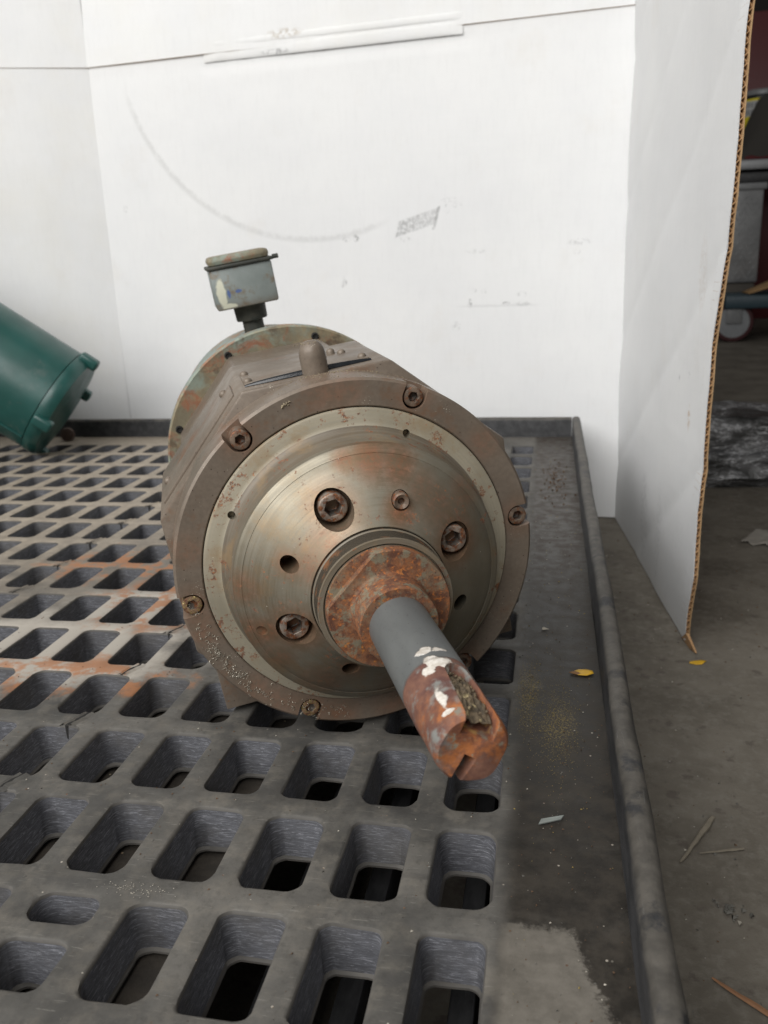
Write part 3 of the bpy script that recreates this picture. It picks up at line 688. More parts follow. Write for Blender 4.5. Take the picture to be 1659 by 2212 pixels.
for k in range(9):
    t = math.pi / 2 + math.pi * k / 8; pts.append((1.59 + .052 * math.cos(t), .053 * math.sin(t)))
pts += [(2.1, -.060), (2.1, .082)]
top = [KF @ Vector((a * R, b_ * R, .3 * R)) for a, b_ in pts]; bot = [KF @ Vector((a * R, b_ * R, (.085 - .035 * max(0, a - 1.75) / .2) * R)) for a, b_ in pts]
n_ = len(pts); ct.add(bot + top, [list(range(n_))[::-1], list(range(n_, 2 * n_))] + [[q, (q + 1) % n_, n_ + (q + 1) % n_, n_ + q] for q in range(n_)])
sf = Matrix.Rotation(R_(-118), 4, 'Z')
ct.box(sf @ Vector((.11 * R, 0, (TIP - .03) * R)), (.17 * R, .044 * R, .15 * R), sf.to_3x3())
shaft = part('shaft', cut(mb.mesh('shaft', M_shaft), ct.mesh('ct', M_shaft)), None)
mb = MB()
def kd(u, v):
    a, b_ = 1.55 + (TIP - .035 - 1.55) * u, -.052 + (.104 + .014 * u) * v
    h = .113 - .03 * max(0, u - .7) / .3 - .02 * max(0, .25 - u) / .25 + .016 * wob(a * 9, b_ * 30, 1, 1) + .012 * wob(a * 30, b_ * 80, 1, 1)
    return KF @ Vector((a * R, b_ * R, h * R))
mb.grid(60, 20, kd); part('keyway_dirt', mb, M_key, shaft)
# caked lumps of dirt in the keyway
mb = MB()
for k in range(26):
    a, b_ = random.uniform(1.57, 1.88), random.uniform(-.04, .04); p = KF @ Vector((a * R, b_ * R, .112 * R)); r = random.uniform(.003, .009) * R
    vs = []; 
    for i_ in range(4):
        for j_ in range(6): 
            th, ph = math.pi * (i_ + .5) / 4, 2 * math.pi * j_ / 6; q = r * random.uniform(.7, 1.2); vs.append((p.x + q * math.sin(th) * math.cos(ph), p.y + q * math.sin(th) * math.sin(ph), p.z + q * math.cos(th)))
    mb.add(vs, [(i_ * 6 + j_, i_ * 6 + (j_ + 1) % 6, i_ * 6 + 6 + (j_ + 1) % 6, i_ * 6 + 6 + j_) for i_ in range(3) for j_ in range(6)] + [tuple(range(6)), tuple(range(18, 24))], 0)
tag(part('dirt_lump', mb, M_key, shaft, angle=80), kind='stuff')
# lifting stud: round-topped pin in the gap behind the ring
PF = Matrix.Rotation(R_(8), 4, 'Z') @ Matrix.Translation((0, 0, -.335 * R)) @ Matrix.Rotation(R_(-90), 4, 'X')
mb = MB(); mb.lathe(S([(.06, .9), (.074, .92), (.0735, 1.02), (.0745, 1.085), (.072, 1.12), (.062, 1.148), (.046, 1.166), (.024, 1.176), (.006, 1.178)]), 12, fr=Matrix.Identity(4))
part('lifting_stud', mb, m_taupe('stud_paint', .02), None, PF @ Matrix.Translation((0, 0, 0)), angle=40)
mb = MB(); mb.tube([(.0, .0, 0), (.3 * .01, .004, .003), (.004, .002, .006)], .0008, 5)
# cover plates with screws and a black rubber lip, on two facets
scr = MB(); scr.lathe(S([(.026, -.02), (.026, .004), (.022, .014), (.013, .021), (.003, .023)]), 16); scr_me = scr.mesh('plate_screw', M_taupe, 50)
def plate(facet, xs, zs, screws, lip=True):
    F = Matrix.Rotation(R_(facet - 90), 4, 'Z')          # local Y is outward from the facet
    ap = 1.08 * math.cos(R_(22.5))
    mb = MB(); mb.box(F @ Vector(((xs[0] + xs[1]) / 2 * R, (ap + .003) * R, (zs[0] + zs[1]) / 2 * R)), ((xs[1] - xs[0]) * R, .02 * R, (zs[1] - zs[0]) * R), F.to_3x3())
    pl = part('cover_plate', mb, M_taupe, bevel=.0008)
    mb = MB(); mb.box(F @ Vector(((xs[0] + xs[1]) / 2 * R, (ap - .006) * R, (zs[0] - .006) * R)), ((xs[1] - xs[0]) * R * .98, .02 * R, .014 * R), F.to_3x3())
    part('seam', mb, M_dark, pl)
    mb = MB(); path = []
    for k in range(13):
        t = k / 12; path.append(F @ Vector(((xs[0] + (xs[1] - xs[0]) * t) * R, (ap + .001) * R, (zs[1] + .028) * R)))
    if lip: mb.tube(path, .026 * R, 10, 0, [.35 + .65 * math.sin(math.pi * k / 12) ** .6 for k in range(13)]); lip and part('rubber_strip', mb, M_black_gloss, pl)
    for x, z in screws:
        part('screw', scr_me, None, pl, F @ Matrix.Translation((x * R, (ap + .012) * R, z * R)) @ Matrix.Rotation(R_(-90), 4, 'X'))
plate(98.4, (-.385, .33), (-.75, -.40), ((-.36, -.45), (.30, -.47), (-.36, -.72), (.235, -.77), (.19, -.9)))
plate(143.4, (-.36, .36), (-.75, -.40), ((.30, -.72), (-.31, -.72)), False)
# flange screws and terminal box
fs = MB(); fs.lathe(S([(.03, -.02), (.03, .006), (.02, .012), (.012, .002)]), 14); fs_me = fs.mesh('flange_screw', M_dark)
for k in range(8):
    part('screw', fs_me, None, flange, Matrix.Rotation(R_(120.7 + 43.2 * (k - 2)), 4, 'Z') @ Matrix.Translation((.968 * R, 0, -2.647 * R)))
BX = Matrix.Translation((-.275 * R, 1.335 * R, -3.3 * R)) @ ROLL
def tbox(name, x0, x1, y0, y1, z0, z1, mat, parent, bev):
    mb = MB(); mb.box(((x0 + x1) / 2 * R, (y0 + y1) / 2 * R, (z0 + z1) / 2 * R), ((x1 - x0) * R, (y1 - y0) * R, (z1 - z0) * R))
    return part(name, mb, mat, parent, BX if parent is None else None, bevel=bev)
tb = tbox('terminal_box', -.268, .268, -.172, .172, -.5, 0, M_tbox, None, .0028)
lid = tbox('lid', -.262, .262, .195, .272, -.495, -.005, M_tlid, tb, .0045)
tbox('lid_lip', -.288, .290, .168, .197, -.52, .02, M_neck, tb, .0015)
mb = MB(); mb.lathe(S([(.004, 0), (.02, 0), (.02, .05), (.004, .05)]), 10); part('lid_screw', mb, M_neck, tb, Matrix.Translation((.285 * R, .19 * R, -.02 * R)) @ Matrix.Rotation(R_(90), 4, 'Y'))
mb = MB(); fr = Matrix.Translation((.02 * R, -.172 * R, -.25 * R)) @ Matrix.Rotation(R_(90), 4, 'X')
mb.lathe(S([(.155, -.01), (.143, .01), (.138, .125), (.134, .135), (.10, .137), (.092, .145), (.09, .45)]), 28, fr=fr); part('conduit_neck', mb, M_neck, tb)

# curls of swarf stuck to the lower left of the ring
M_swarf = m_flat('bright_swarf', (.5, .46, .38), .35, .5, .2, 300)
mb = MB()
for k in range(190):
    a = random.gauss(213, 11) if k < 140 else random.gauss(248, 12); r = random.gauss(.935, .022) if k < 140 else random.gauss(.92, .03)
    r = min(.985, max(.865, r)); cx, cy = r * R * math.cos(R_(a)), r * R * math.sin(R_(a)); q = random.uniform(.0006, .0016); t0 = random.uniform(0, 6.28); L = random.uniform(1.2, 4.5)
    mb.tube([(cx + q * math.cos(t0 + L * i / 5), cy + q * math.sin(t0 + L * i / 5), .0003 + .0011 * i / 5 * random.random()) for i in range(6)], random.uniform(.00011, .00022), 4)
sw = link('metal_swarf', mb.mesh('metal_swarf', M_swarf)); sw.matrix_world = MF
tag(sw, 'tiny bright metal curls stuck on the lower left of the brown motor ring', 'swarf', kind='stuff')
# crumbs of grease and lint along the seam of the stud
M_crumb = m_flat('pale_crumb', (.30, .25, .17), .9, 0, .3, 300)
mb = MB()
def crumb(mb, p, r, mat=0):
    vs = [(p[0] + r * random.uniform(.5, 1.3) * d[0], p[1] + r * random.uniform(.5, 1.3) * d[1], p[2] + r * random.uniform(.4, 1.0) * d[2]) for d in ((1, 0, 0), (-.5, .87, 0), (-.5, -.87, 0), (0, 0, 1), (0, 0, -.4))]
    mb.add(vs, [(0, 1, 3), (1, 2, 3), (2, 0, 3), (1, 0, 4), (2, 1, 4), (0, 2, 4)], mat)
for k in range(260):
    a = random.gauss(93, 13); crumb(mb, (R * math.cos(R_(a)) * random.uniform(.985, 1.0), R * 1.002 * math.sin(R_(a)) , random.uniform(-.28, -.02) * R if random.random() < .3 else random.uniform(-.30, -.22) * R), random.uniform(.0003, .0008))
for k in range(70):
    crumb(mb, PF @ Vector((random.gauss(0, .03) * R, random.gauss(0, .03) * R, 1.168 * R)), random.uniform(.0003, .0008))
for k in range(8): crumb(mb, (R * .955 * math.cos(R_(110.5 + k * .35)), R * .955 * math.sin(R_(110.5 + k * .35)) + random.uniform(-.001, .001), .0004), random.uniform(.0008, .0017))
cr_ = link('crumbs', mb.mesh('crumbs', M_crumb, 80)); cr_.matrix_world = MF
tag(cr_, 'pale crumbs of dirt gathered on top of the motor around its stud', 'dirt', kind='stuff')

# ------------------------------------------------------------------ teal motor lying tilted at the back left
def m_teal():
    b = NB('teal_enamel'); n = b.noise(12)
    c = b.mix(b.step(n, .3, .7), (.008, .058, .050), (.012, .078, .068))
    c = b.mix(b.mul(b.step(b.noise(26, b.map(loc=(3, 3, 3)), 9, .7), .55, .72), .5), c, (.09, .12, .11))
    c = b.mix(b.mul(b.step(b.noise(70, b.map(loc=(1, 3, 3)), 9, .7), .64, .68), .7), c, (.05, .05, .045))
    return b.done(c, b.step(b.noise(40), .3, .7, .34, .46), 0, b.bump(b.noise(90), .12, .001), Coat_Weight=.2, Coat_Roughness=.3)
M_teal = m_teal()
teal = thing('teal_motor', (-.98, 1.62, 0), 'glossy teal motor housing lying tilted at the back left corner of the pallet', 'motor')
d = Vector((.778, .20, -.596)).normalized(); sx_ = Vector((0, 0, 1)).cross(d).normalized(); sy_ = d.cross(sx_)
E_ = Vector((-.995, 1.63, .098))
TL = Matrix(((sx_.x, sy_.x, d.x, E_.x), (sx_.y, sy_.y, d.y, E_.y), (sx_.z, sy_.z, d.z, E_.z), (0, 0, 0, 1)))
TLL = Matrix.Translation((.98, -1.62, 0)) @ TL
r = .114
mb = MB(); mb.lathe([(r * .6, -.56), (r * .99, -.55), (r, -.54), (r, -.022), (r * 1.0, -.02), (r * .6, -.019)], 96); link('housing', mb.mesh('housing', M_teal), teal, TLL)
mb = MB(); mb.lathe([(r * .9, -.0185), (r * 1.012, -.018), (r * 1.022, -.012), (r * 1.018, .000), (r * .97, .010), (r * .6, .014), (r * .3, .016)], 96); eb = link('end_bell', mb.mesh('end_bell', M_teal), teal, TLL)
# which way is the camera side / up, in the end frame
up = TL.inverted().to_3x3() @ Vector((0, 0, 1)); upa = math.atan2(up.y, up.x)
for k in range(4):
    a = upa + R_(8) + k * math.pi / 2
    mb = MB(); fr = Matrix.Rotation(a, 4, 'Z') @ Matrix.Translation((r * 1.02, 0, 0)); mb.box(fr @ Vector((0, 0, .004)), (.022, .024, .04), fr.to_3x3()); link('lug', mb.mesh('lug', M_teal, bevel=.006, segs=3), teal, TLL)
tocam = TL.inverted().to_3x3() @ (Vector((0, 0, .365)) - E_); ca_ = math.atan2(tocam.y, tocam.x)
down = math.atan2(-up.y, -up.x)
mid = ca_ + (((down - ca_ + math.pi) % (2 * math.pi)) - math.pi) * .52
mb = MB(); fr = Matrix.Rotation(mid, 4, 'Z') @ Matrix.Translation((r, 0, -.28)); mb.box(fr @ Vector((0, 0, 0)), (.007, .006, .52), fr.to_3x3()); link('rib', mb.mesh('rib', M_teal, bevel=.0025), teal, TLL)
# prop under the raised end, out of frame to the left
mb = MB(); mb.box((-1.36 + .98, 1.535 - 1.62, .125), (.12, .15, .25)); link('foot', mb.mesh('foot', M_teal, bevel=.006), teal, Matrix.Identity(4))
# dark bolt end beside it
mb = MB(); mb.lathe([(.004, 0), (.014, 0), (.016, .006), (.014, .018), (.005, .022)], 16)
o = link('bolt_end', mb.mesh('bolt_end', m_flat('dark_brown_iron', (.06, .035, .025), .7))); o.location = (-1.065, 1.755, .012); o.rotation_euler = (R_(80), 0, R_(20))
tag(o, 'small dark brown bolt end on the pallet behind the teal motor', 'bolt')

# ------------------------------------------------------------------ white cardboard box opened out behind
carton = thing('cardboard_box', (-.4, 1.95, FLOOR), 'large white corrugated cardboard box opened out as a screen behind the motors', 'cardboard box')
def panel_frame(A, B):
    "object frame: X along the panel from A to B, Z up, Y = away from the room side"
    A, B = Vector((*A, 0)), Vector((*B, 0)); x = (B - A).normalized(); z = Vector((0, 0, 1)); y = z.cross(x)
    return Matrix(((x.x, y.x, 0, A.x), (x.y, y.y, 0, A.y), (0, 0, 1, 0), (0, 0, 0, 1))), (B - A).length
CI = Matrix.Translation((.4, -1.95, -FLOOR))
T = .006
def sheet(name, A, B, z0, z1, mats, side, nx=60, ny=60, urange=None, edge=None, disp=None, tilt=0, y0=0):
    "board with two liners; side = sign of the room-facing normal along local Y"
    F, L = panel_frame(A, B); mb = MB(); u0, u1 = urange or (0, L)
    for q, yy in ((0, 0), (1, -side * T)):
        def fn(u, v):
            z = z0 + (z1 - z0) * v; ue = edge(z) if edge else u1; x = u0 + (ue - u0) * u
            y = yy + y0 + (disp(x, z) if disp else 0) + tilt * (z - z0)
            return (x, y, z)
        mb.grid(nx, ny, fn, q)
    n1 = nx + 1; o2 = (nx + 1) * (ny + 1)
    for j in range(ny):
        for i in (0, nx):
            mb.f.append([j * n1 + i, (j + 1) * n1 + i, o2 + (j + 1) * n1 + i, o2 + j * n1 + i]); mb.m.append(2 if i == 0 or not edge else 1)
            if edge and i == nx: mb.f.pop(); mb.m.pop()
    for i in range(nx):
        for j in (0, ny):
            mb.f.append([j * n1 + i, j * n1 + i + 1, o2 + j * n1 + i + 1, o2 + j * n1 + i]); mb.m.append(1)
    return link(name, mb.mesh(name, mats, 40), carton, CI @ F), F
PBR, PBL = (.148, 1.85), (-1.02, 1.97)
def dback(x, z):
    d = .004 * wob(x, z, 0, 3)
    d += .0035 * math.exp(-((z - .775) / .006) ** 2) * (1 if .31 < x < .90 else .15)
    return d
back, FB = sheet('back_panel', PBR, PBL, FLOOR + .003, .800, [M_card_b, M_kraft, M_card_b], 1, 100, 100, urange=(-.005, (Vector(PBL) - Vector(PBR)).length), disp=lambda x, z: -dback(x, z))
# room side of the back panel is -Y of the world: check the frame's Y and set the flaps on the same side
sgn = 1 if (FB.to_3x3() @ Vector((0, 1, 0))).y < 0 else -1
LFp = (-1.02 - .55 * .93, 1.97 - .55 * .36)
left, FLf = sheet('left_panel', PBL, LFp, FLOOR + .003, .800, [M_card_b, M_kraft, M_card_b], 1, 30, 60, disp=lambda x, z: .003 * wob(x, z, 5, 4))
left.data.materials[0] = M_card_f
fb, _ = sheet('top_flap', PBR, PBL, .8003, 1.25, [M_card_f, M_kraft, M_card_f], 1, 60, 20, disp=lambda x, z: .003 * wob(x, z, 9, 4), tilt=-sgn * .05, y0=sgn * .003)
fl_, _ = sheet('top_flap', PBL, LFp, .8003, 1.25, [M_card_f, M_kraft, M_card_f], 1, 30, 20, tilt=-sgn * .05, y0=sgn * .003)
# tongue of the torn hand slot lying over the seam
mb = MB()
for (z0, z1, pr) in ((.784, .808, .0022), (.809, .824, .0026)):
    def fn(u, v):
        x = .324 + (.887 - .324) * u; z = z0 + (z1 - z0) * v
        e = min(1, 6 * min(u, 1 - u) * 4) * (math.sin(math.pi * v) ** .4)
        return (x, sgn * (.0015 + pr * e + .001 * wob(x, z, 3, 30)), z)
    mb.grid(50, 8, fn)
link('slot_tongue', mb.mesh('slot_tongue', M_card_f, 60), carton, CI @ FB)
# right panel with an open fluted edge
PR0, PR1 = (.148, 1.85), (.207, 1.19)
def redge(z):
    pts = [(-.194, .628), (-.17, .634), (-.084, .655), (.017, .648), (.181, .666), (.247, .672), (.328, .693), (.424, .713), (.464, .716), (.556, .723), (.625, .726), (.9, .735)]
    for (a, x), (b_, y) in zip(pts, pts[1:]):
        if z <= b_: return x + (y - x) * (z - a) / (b_ - a) + .0025 * wob(z, 0, 0, 18)
    return .735
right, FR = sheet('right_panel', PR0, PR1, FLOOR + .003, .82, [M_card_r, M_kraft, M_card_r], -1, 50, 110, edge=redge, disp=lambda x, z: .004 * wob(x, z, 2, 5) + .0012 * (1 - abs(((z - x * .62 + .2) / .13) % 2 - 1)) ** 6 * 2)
sR = 1 if (FR.to_3x3() @ Vector((0, 1, 0))).x < 0 else -1
# flutes: wavy medium seen end-on along the whole torn edge, and the outer kraft liner
mb = MB(); pitch = .0112; zs = [FLOOR + .004 + k * pitch / 8 for k in range(int((.82 - FLOOR) / pitch * 8))]
vs = []; ny_ = lambda z, x: .004 * wob(x, z, 2, 5) + .0012 * (1 - abs(((z - x * .62 + .2) / .13) % 2 - 1)) ** 6 * 2
def yy_(z, t): return ny_(z, redge(z)) - sR * T * t
for z in zs:
    ph = math.sin(2 * math.pi * (z + .002 * wob(z, 4, 0, 9)) / pitch); e = redge(z) + .0006 * wob(z, 9, 0, 150)
    cr2 = .5 + .5 * wob(z, 1, 7, 6)
    for dx in (-.03, 0): vs.append((e + dx, yy_(z, .5 + .40 * ph), z))
mb.add(vs, [(2 * k, 2 * k + 1, 2 * k + 3, 2 * k + 2) for k in range(len(zs) - 1)])
fl1 = link('flute', mb.mesh('flute', M_kraft_d, 80), right, Matrix.Identity(4))
sd = fl1.modifiers.new('s', 'SOLIDIFY'); sd.thickness = .0011; sd.offset = 0
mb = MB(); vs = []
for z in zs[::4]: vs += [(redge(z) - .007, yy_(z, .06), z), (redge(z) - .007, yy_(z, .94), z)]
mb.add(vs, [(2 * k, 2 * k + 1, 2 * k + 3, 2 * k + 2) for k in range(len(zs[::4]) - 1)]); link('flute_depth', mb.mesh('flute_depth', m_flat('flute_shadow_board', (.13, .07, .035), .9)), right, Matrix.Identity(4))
for nm_, t0, t1, mat, ext in (('inner_liner', .02, .13, M_card_r, .0008), ('outer_liner', .86, 1.05, M_kraft, .0022)):
    mb = MB(); vs = []
    for z in zs[::4]:
        e = redge(z) + ext + .0015 * wob(z, 3 + t0, 0, 40) + .0008 * wob(z, 5 + t0, 0, 200)
        vs += [(e - .03, yy_(z, t0), z), (e, yy_(z, t0), z), (e, yy_(z, t1), z), (e - .03, yy_(z, t1), z)]
    n = len(zs[::4]); mb.add(vs, [(4 * k + a, 4 * k + b_, 4 * k + 4 + b_, 4 * k + 4 + a) for k in range(n - 1) for a, b_ in ((0, 1), (1, 2), (2, 3))])
    link(nm_, mb.mesh(nm_, mat, 60), right, Matrix.Identity(4))
# torn corner of brown liner at the foot of that edge
mb = MB(); mb.add([(.615, 0, FLOOR + .002), (.640, sR * .001, FLOOR + .020), (.672, -sR * .006, FLOOR + .003), (.650, -sR * .002, FLOOR + .001), (.62, -sR * .003, FLOOR + .003), (.642, -sR * .003, FLOOR + .020), (.672, -sR * .008, FLOOR + .004)], [(0, 1, 2, 3), (4, 5, 6), (0, 4, 5, 1), (1, 5, 6, 2)])
link('torn_corner', mb.mesh('torn_corner', M_kraft_d), right, Matrix.Identity(4))

# ------------------------------------------------------------------ small litter on pallet and floor
def leaf(name, loc, rot, pts, split, mats, label):
    "torn scrap of leaf: irregular outline, slightly cupped, the part left of split is brown"
    mb = MB(); n = len(pts); z = lambda x, y: .0006 + 6 * (x * x + y * y) + .0005 * wob(x, y, 2, 160)
    rings = []
    for q in (1, .6, .25): rings += [(x * q, y * q, z(x * q, y * q)) for x, y in pts]
    rings.append((0, 0, z(0, 0)))
    fs = [(r * n + k, r * n + (k + 1) % n, (r + 1) * n + (k + 1) % n, (r + 1) * n + k) for r in range(2) for k in range(n)] + [(2 * n + k, 2 * n + (k + 1) % n, 3 * n) for k in range(n)]
    mb.add(rings, fs); mb.m = [1 if sum(rings[i][0] for i in f) / len(f) < split else 0 for f in fs]
    o = link(name, mb.mesh(name, mats, 60)); o.location = loc; o.rotation_euler = (0, 0, rot); tag(o, label, 'leaf')
    sd = o.modifiers.new('s', 'SOLIDIFY'); sd.thickness = .0003
M_leaf = m_flat('yellow_leaf', (.62, .36, .02), .5, 0, .2, 200); M_leafb = m_flat('brown_leaf', (.22, .11, .04), .7, 0, .3, 200)
leaf('leaf', (.0345, .723, .0006 + warp(.0345, .723)), .25, [(-.0115, .001), (-.005, -.0042), (.002, -.0066), (.0095, -.0045), (.0098, .001), (.006, .005), (-.001, .0066), (-.006, .004)], -.003, [M_leaf, M_leafb], 'yellow and brown leaf scrap lying on the dark margin of the pallet')
leaf('leaf', (.213, 1.157, FLOOR), .15, [(-.0125, -.003), (-.004, -.0065), (.004, -.006), (.0135, .003), (.008, .0065), (-.001, .006), (-.007, .0045), (-.0105, .002)], -.1, [M_leaf, M_leaf], 'yellow leaf scrap on the floor by the foot of the cardboard')
M_stick = m_flat('weathered_wood', (.19, .165, .125), .85, 0, .35, 150, .6); M_stick2 = m_flat('reddish_wood', (.25, .125, .06), .7, 0, .3, 150, .5)
zf = FLOOR + .002
def stick(p, q, r, mat, label, flat=.5):
    mb = MB(); p, q = Vector(p), Vector(q); n = 9
    path = [p.lerp(q, k / n) + Vector((random.uniform(-1, 1) * r * .16, random.uniform(-1, 1) * r * .16, 0)) for k in range(n + 1)]
    mb.tube(path, r, 5, 0, [(.3 + .8 * (k / n) ** .6 if k < n * .75 else 1.05 - .9 * (k / n - .75)) * random.uniform(.82, 1.12) for k in range(n + 1)])
    for i_, v_ in enumerate(mb.v): mb.v[i_] = (v_[0], v_[1], zf + (v_[2] - zf) * .55)
    o = link('stick', mb.mesh('stick', mat, 35)); tag(o, label, 'stick', 'splinters of wood on the floor')
stick((.131, .724, zf), (.172, .796, zf + .003), .0036, M_stick, 'thick grey splinter of wood slanting on the floor beside the rim')
stick((.150, .739, zf), (.193, .752, zf), .0018, M_stick, 'thin pale splinter of wood lying level on the floor')
stick((.136, .586, zf), (.190, .542, zf), .0032, M_stick2, 'reddish brown strip of wood at the near right corner of the floor')
M_sliver = m_flat('metal_sliver', (.33, .36, .34), .35, .5)
mb = MB(); mb.box((0, 0, 0), (.016, .0042, .0012)); 
for i, v in enumerate(mb.v): mb.v[i] = (v[0] + v[1] * .8, v[1] * (1.0 if v[0] < 0 else .75), v[2])
o = link('metal_sliver', mb.mesh('metal_sliver', M_sliver, bevel=.0003)); o.location = (.007, .503, .0024); o.rotation_euler = (.08, -.05, .35); tag(o, 'small grey metal sliver on the dark margin of the pallet', 'sliver')
mb = MB(); crumb(mb, (0, 0, 0), .0042); o = link('chip', mb.mesh('chip', m_flat('pale_chip', (.5, .46, .38), .8))); o.location = (.0, .815, .001); tag(o, 'pale chip on the pallet margin right of the motor', 'chip')
# paper scraps, crumbs of concrete on the floor
M_scrap = m_flat('grubby_paper', (.27, .25, .22), .85)
mb = MB(); mb.grid(8, 8, lambda u, v: ((u - .5) * .05 * (1 + .5 * wob(u, v, 1, 3)), (v - .5) * .10 * (1 + .6 * wob(u, v, 5, 3)), .004 + .004 * wob(u, v, 2, 3)))
o = link('paper_scrap', mb.mesh('paper_scrap', M_scrap)); o.location = (.423, 1.73, FLOOR); o.rotation_euler = (0, 0, -.5); tag(o, 'crumpled grubby paper scrap on the floor right of the cardboard', 'paper scrap')
sd = o.modifiers.new('s', 'SOLIDIFY'); sd.thickness = .001
M_grit = [m_flat('grit_pale', (.42, .39, .33), .9), m_flat('grit_brown', (.12, .07, .04), .9), m_flat('grit_grey', (.13, .125, .11), .9), m_flat('grit_ochre', (.36, .27, .08), .9)]
mb = MB()
for k in range(1300):
    x = random.uniform(.075, .5); y = random.uniform(.45, 2.1) ** 1; crumb(mb, (x, y, FLOOR + .0006), random.choice((.0005, .0007, .0009, .0014, .002)) * (1.6 if random.random() < .03 else 1), random.choice((0, 1, 1, 2, 2, 2)))
for k in range(20): crumb(mb, (.165 + random.gauss(0, .006), .665 + random.gauss(0, .006), FLOOR + .002), random.uniform(.001, .004), 2)
crumb(mb, (.17, .65, FLOOR + .002), .0035, 0)
tag(link('floor_grit', mb.mesh('floor_grit', M_grit, 80)), 'fine grit and chips scattered over the dark shop floor', 'grit', kind='stuff')
mb = MB()
for k in range(900):
    x = random.uniform(-.02, .047); y = random.uniform(.33, 1.76); crumb(mb, (x, y, .0004 + warp(x, y)), random.choice((.0003, .0004, .0006, .0009)), random.choice((0, 1, 1, 1, 2, 3)))
for k in range(110): 
    x, y = random.gauss(.012, .012), random.gauss(1.42, .07); crumb(mb, (x, y, .001 + warp(x, y)), random.uniform(.001, .003), 1)
for k in range(1500):
    a = random.random() < .4; x = random.gauss(-.0115, .0045) if a else random.gauss(.012, .0085); y = random.gauss(.68, .036) if a else random.gauss(.63, .042); crumb(mb, (x, y, .0003 + warp(x, y)), random.uniform(.0002, .00045), 3)
for k in range(700):                                    # on the ribs
    c = random.randint(0, 9); r = random.randint(-2, 5)
    if random.random() < .5: x = X0 - c * PX + RIBX * random.uniform(.1, .9); y = Y0 + r * PY + random.uniform(-.01, .085)
    else: x = X0 - c * PX - random.uniform(-.005, .045); y = Y0 + r * PY - RIBY * random.uniform(.15, .85)
    crumb(mb, (x, y, .0003 + warp(x, y)), random.choice((.0003, .0004, .0006, .001)), random.choice((0, 1, 1, 2, 2)))
for k in range(90): crumb(mb, (-.243 + random.gauss(0, .010), .404 + random.gauss(0, .003), .0004), random.uniform(.0002, .0006), 0)
for k in range(14): crumb(mb, (-.128 + random.gauss(0, .004), .632 + random.gauss(0, .003), .002 + random.random() * .003), random.uniform(.0012, .0035), 1)
tag(link('pallet_grit', mb.mesh('pallet_grit', M_grit, 80)), 'fine grit, rust flakes and ochre dust scattered over the pallet', 'grit', kind='stuff')

# ------------------------------------------------------------------ the shop beyond the cardboard edge
def lin(px, py, Y):
    d = cr * ((px - 829.5) / 1858.28) - cu * ((py - 1106) / 1858.28) + cf
    t = Y / d.y; return Vector((d.x * t, Y, .365 + d.z * t))
M_red = m_flat('dark_red_paint', (.10, .012, .014), .45); M_blk = m_flat('black_paint', (.010, .010, .011), .5); M_gry = m_flat('grey_steel', (.24, .245, .25), .4, .2)
M_drape = m_flat('dark_canvas', (.04, .036, .031), .85)
YB = 6.4
a = lin(1560, -80, 7.4); 
mb = MB(); mb.box((a.x + 1.6, 7.45, .9), (3.4, .06, 2.2)); 
tag(link('red_cabinet', mb.mesh('red_cabinet', M_red, bevel=.01)), 'dark red metal cabinet standing at the back of the shop', 'cabinet')
# workbench with dark top, lower shelf
p0, p1 = lin(1560, 348, YB), lin(1560, 365, YB)
bench = thing('workbench', (p0.x + .6, YB + .35, FLOOR), 'dark steel workbench with a grey top edge behind the cardboard', 'workbench')
BI = Matrix.Translation((-(p0.x + .6), -(YB + .35), -FLOOR))
def bpart(nm, c, d_, mat): 
    mb = MB(); mb.box(c, d_); return link(nm, mb.mesh(nm, mat, bevel=.006), bench, BI)
bpart('top', (p0.x + .6, YB + .35, p0.z - .03), (1.3, .7, .06), M_gry)
q = lin(1560, 398, YB); bpart('drawer_front', (p0.x + .6, YB + .36, (p1.z + q.z) / 2 - .012), (1.24, .66, p1.z - q.z - .03), M_blk)
for sx in (-.6, .6):
    for sy in (-.28, .28): bpart('leg', (p0.x + .6 + sx, YB + .36 + sy, (q.z + FLOOR) / 2), (.06, .06, q.z - FLOOR), M_blk)
# canvas heap on the bench
h0 = lin(1600, 345, YB).z
mb = MB()
def heap(u, v):
    x = p0.x + .08 + 1.0 * u; y = YB + .03 + .5 * v; e = math.sin(math.pi * v) ** .6 * min(1, 5 * u + .1)
    return (x, y, p0.z + .002 + (.31 + .22 * min(1, u * 2.2) + .08 * wob(x, y, 1, 7)) * e)
mb.grid(40, 24, heap); mb.grid(4, 4, lambda u, v: (p0.x + .08 + u, YB + .03 + .5 * v, p0.z + .0015))
tag(link('canvas_heap', mb.mesh('canvas_heap', M_drape, 60)), 'heap of dark canvas lying on the workbench', 'canvas')
c0 = lin(1643, 352, YB - .02); mb = MB(); mb.grid(10, 6, lambda u, v: (c0.x - .09 + .4 * u, YB + .01 + .06 * v, p0.z + .004 + .035 * math.sin(math.pi * v) * (.6 + .4 * wob(u * 5, v, 0, 1))))
tag(link('red_rag', mb.mesh('red_rag', M_red, 60)), 'red rag on the edge of the workbench', 'rag')
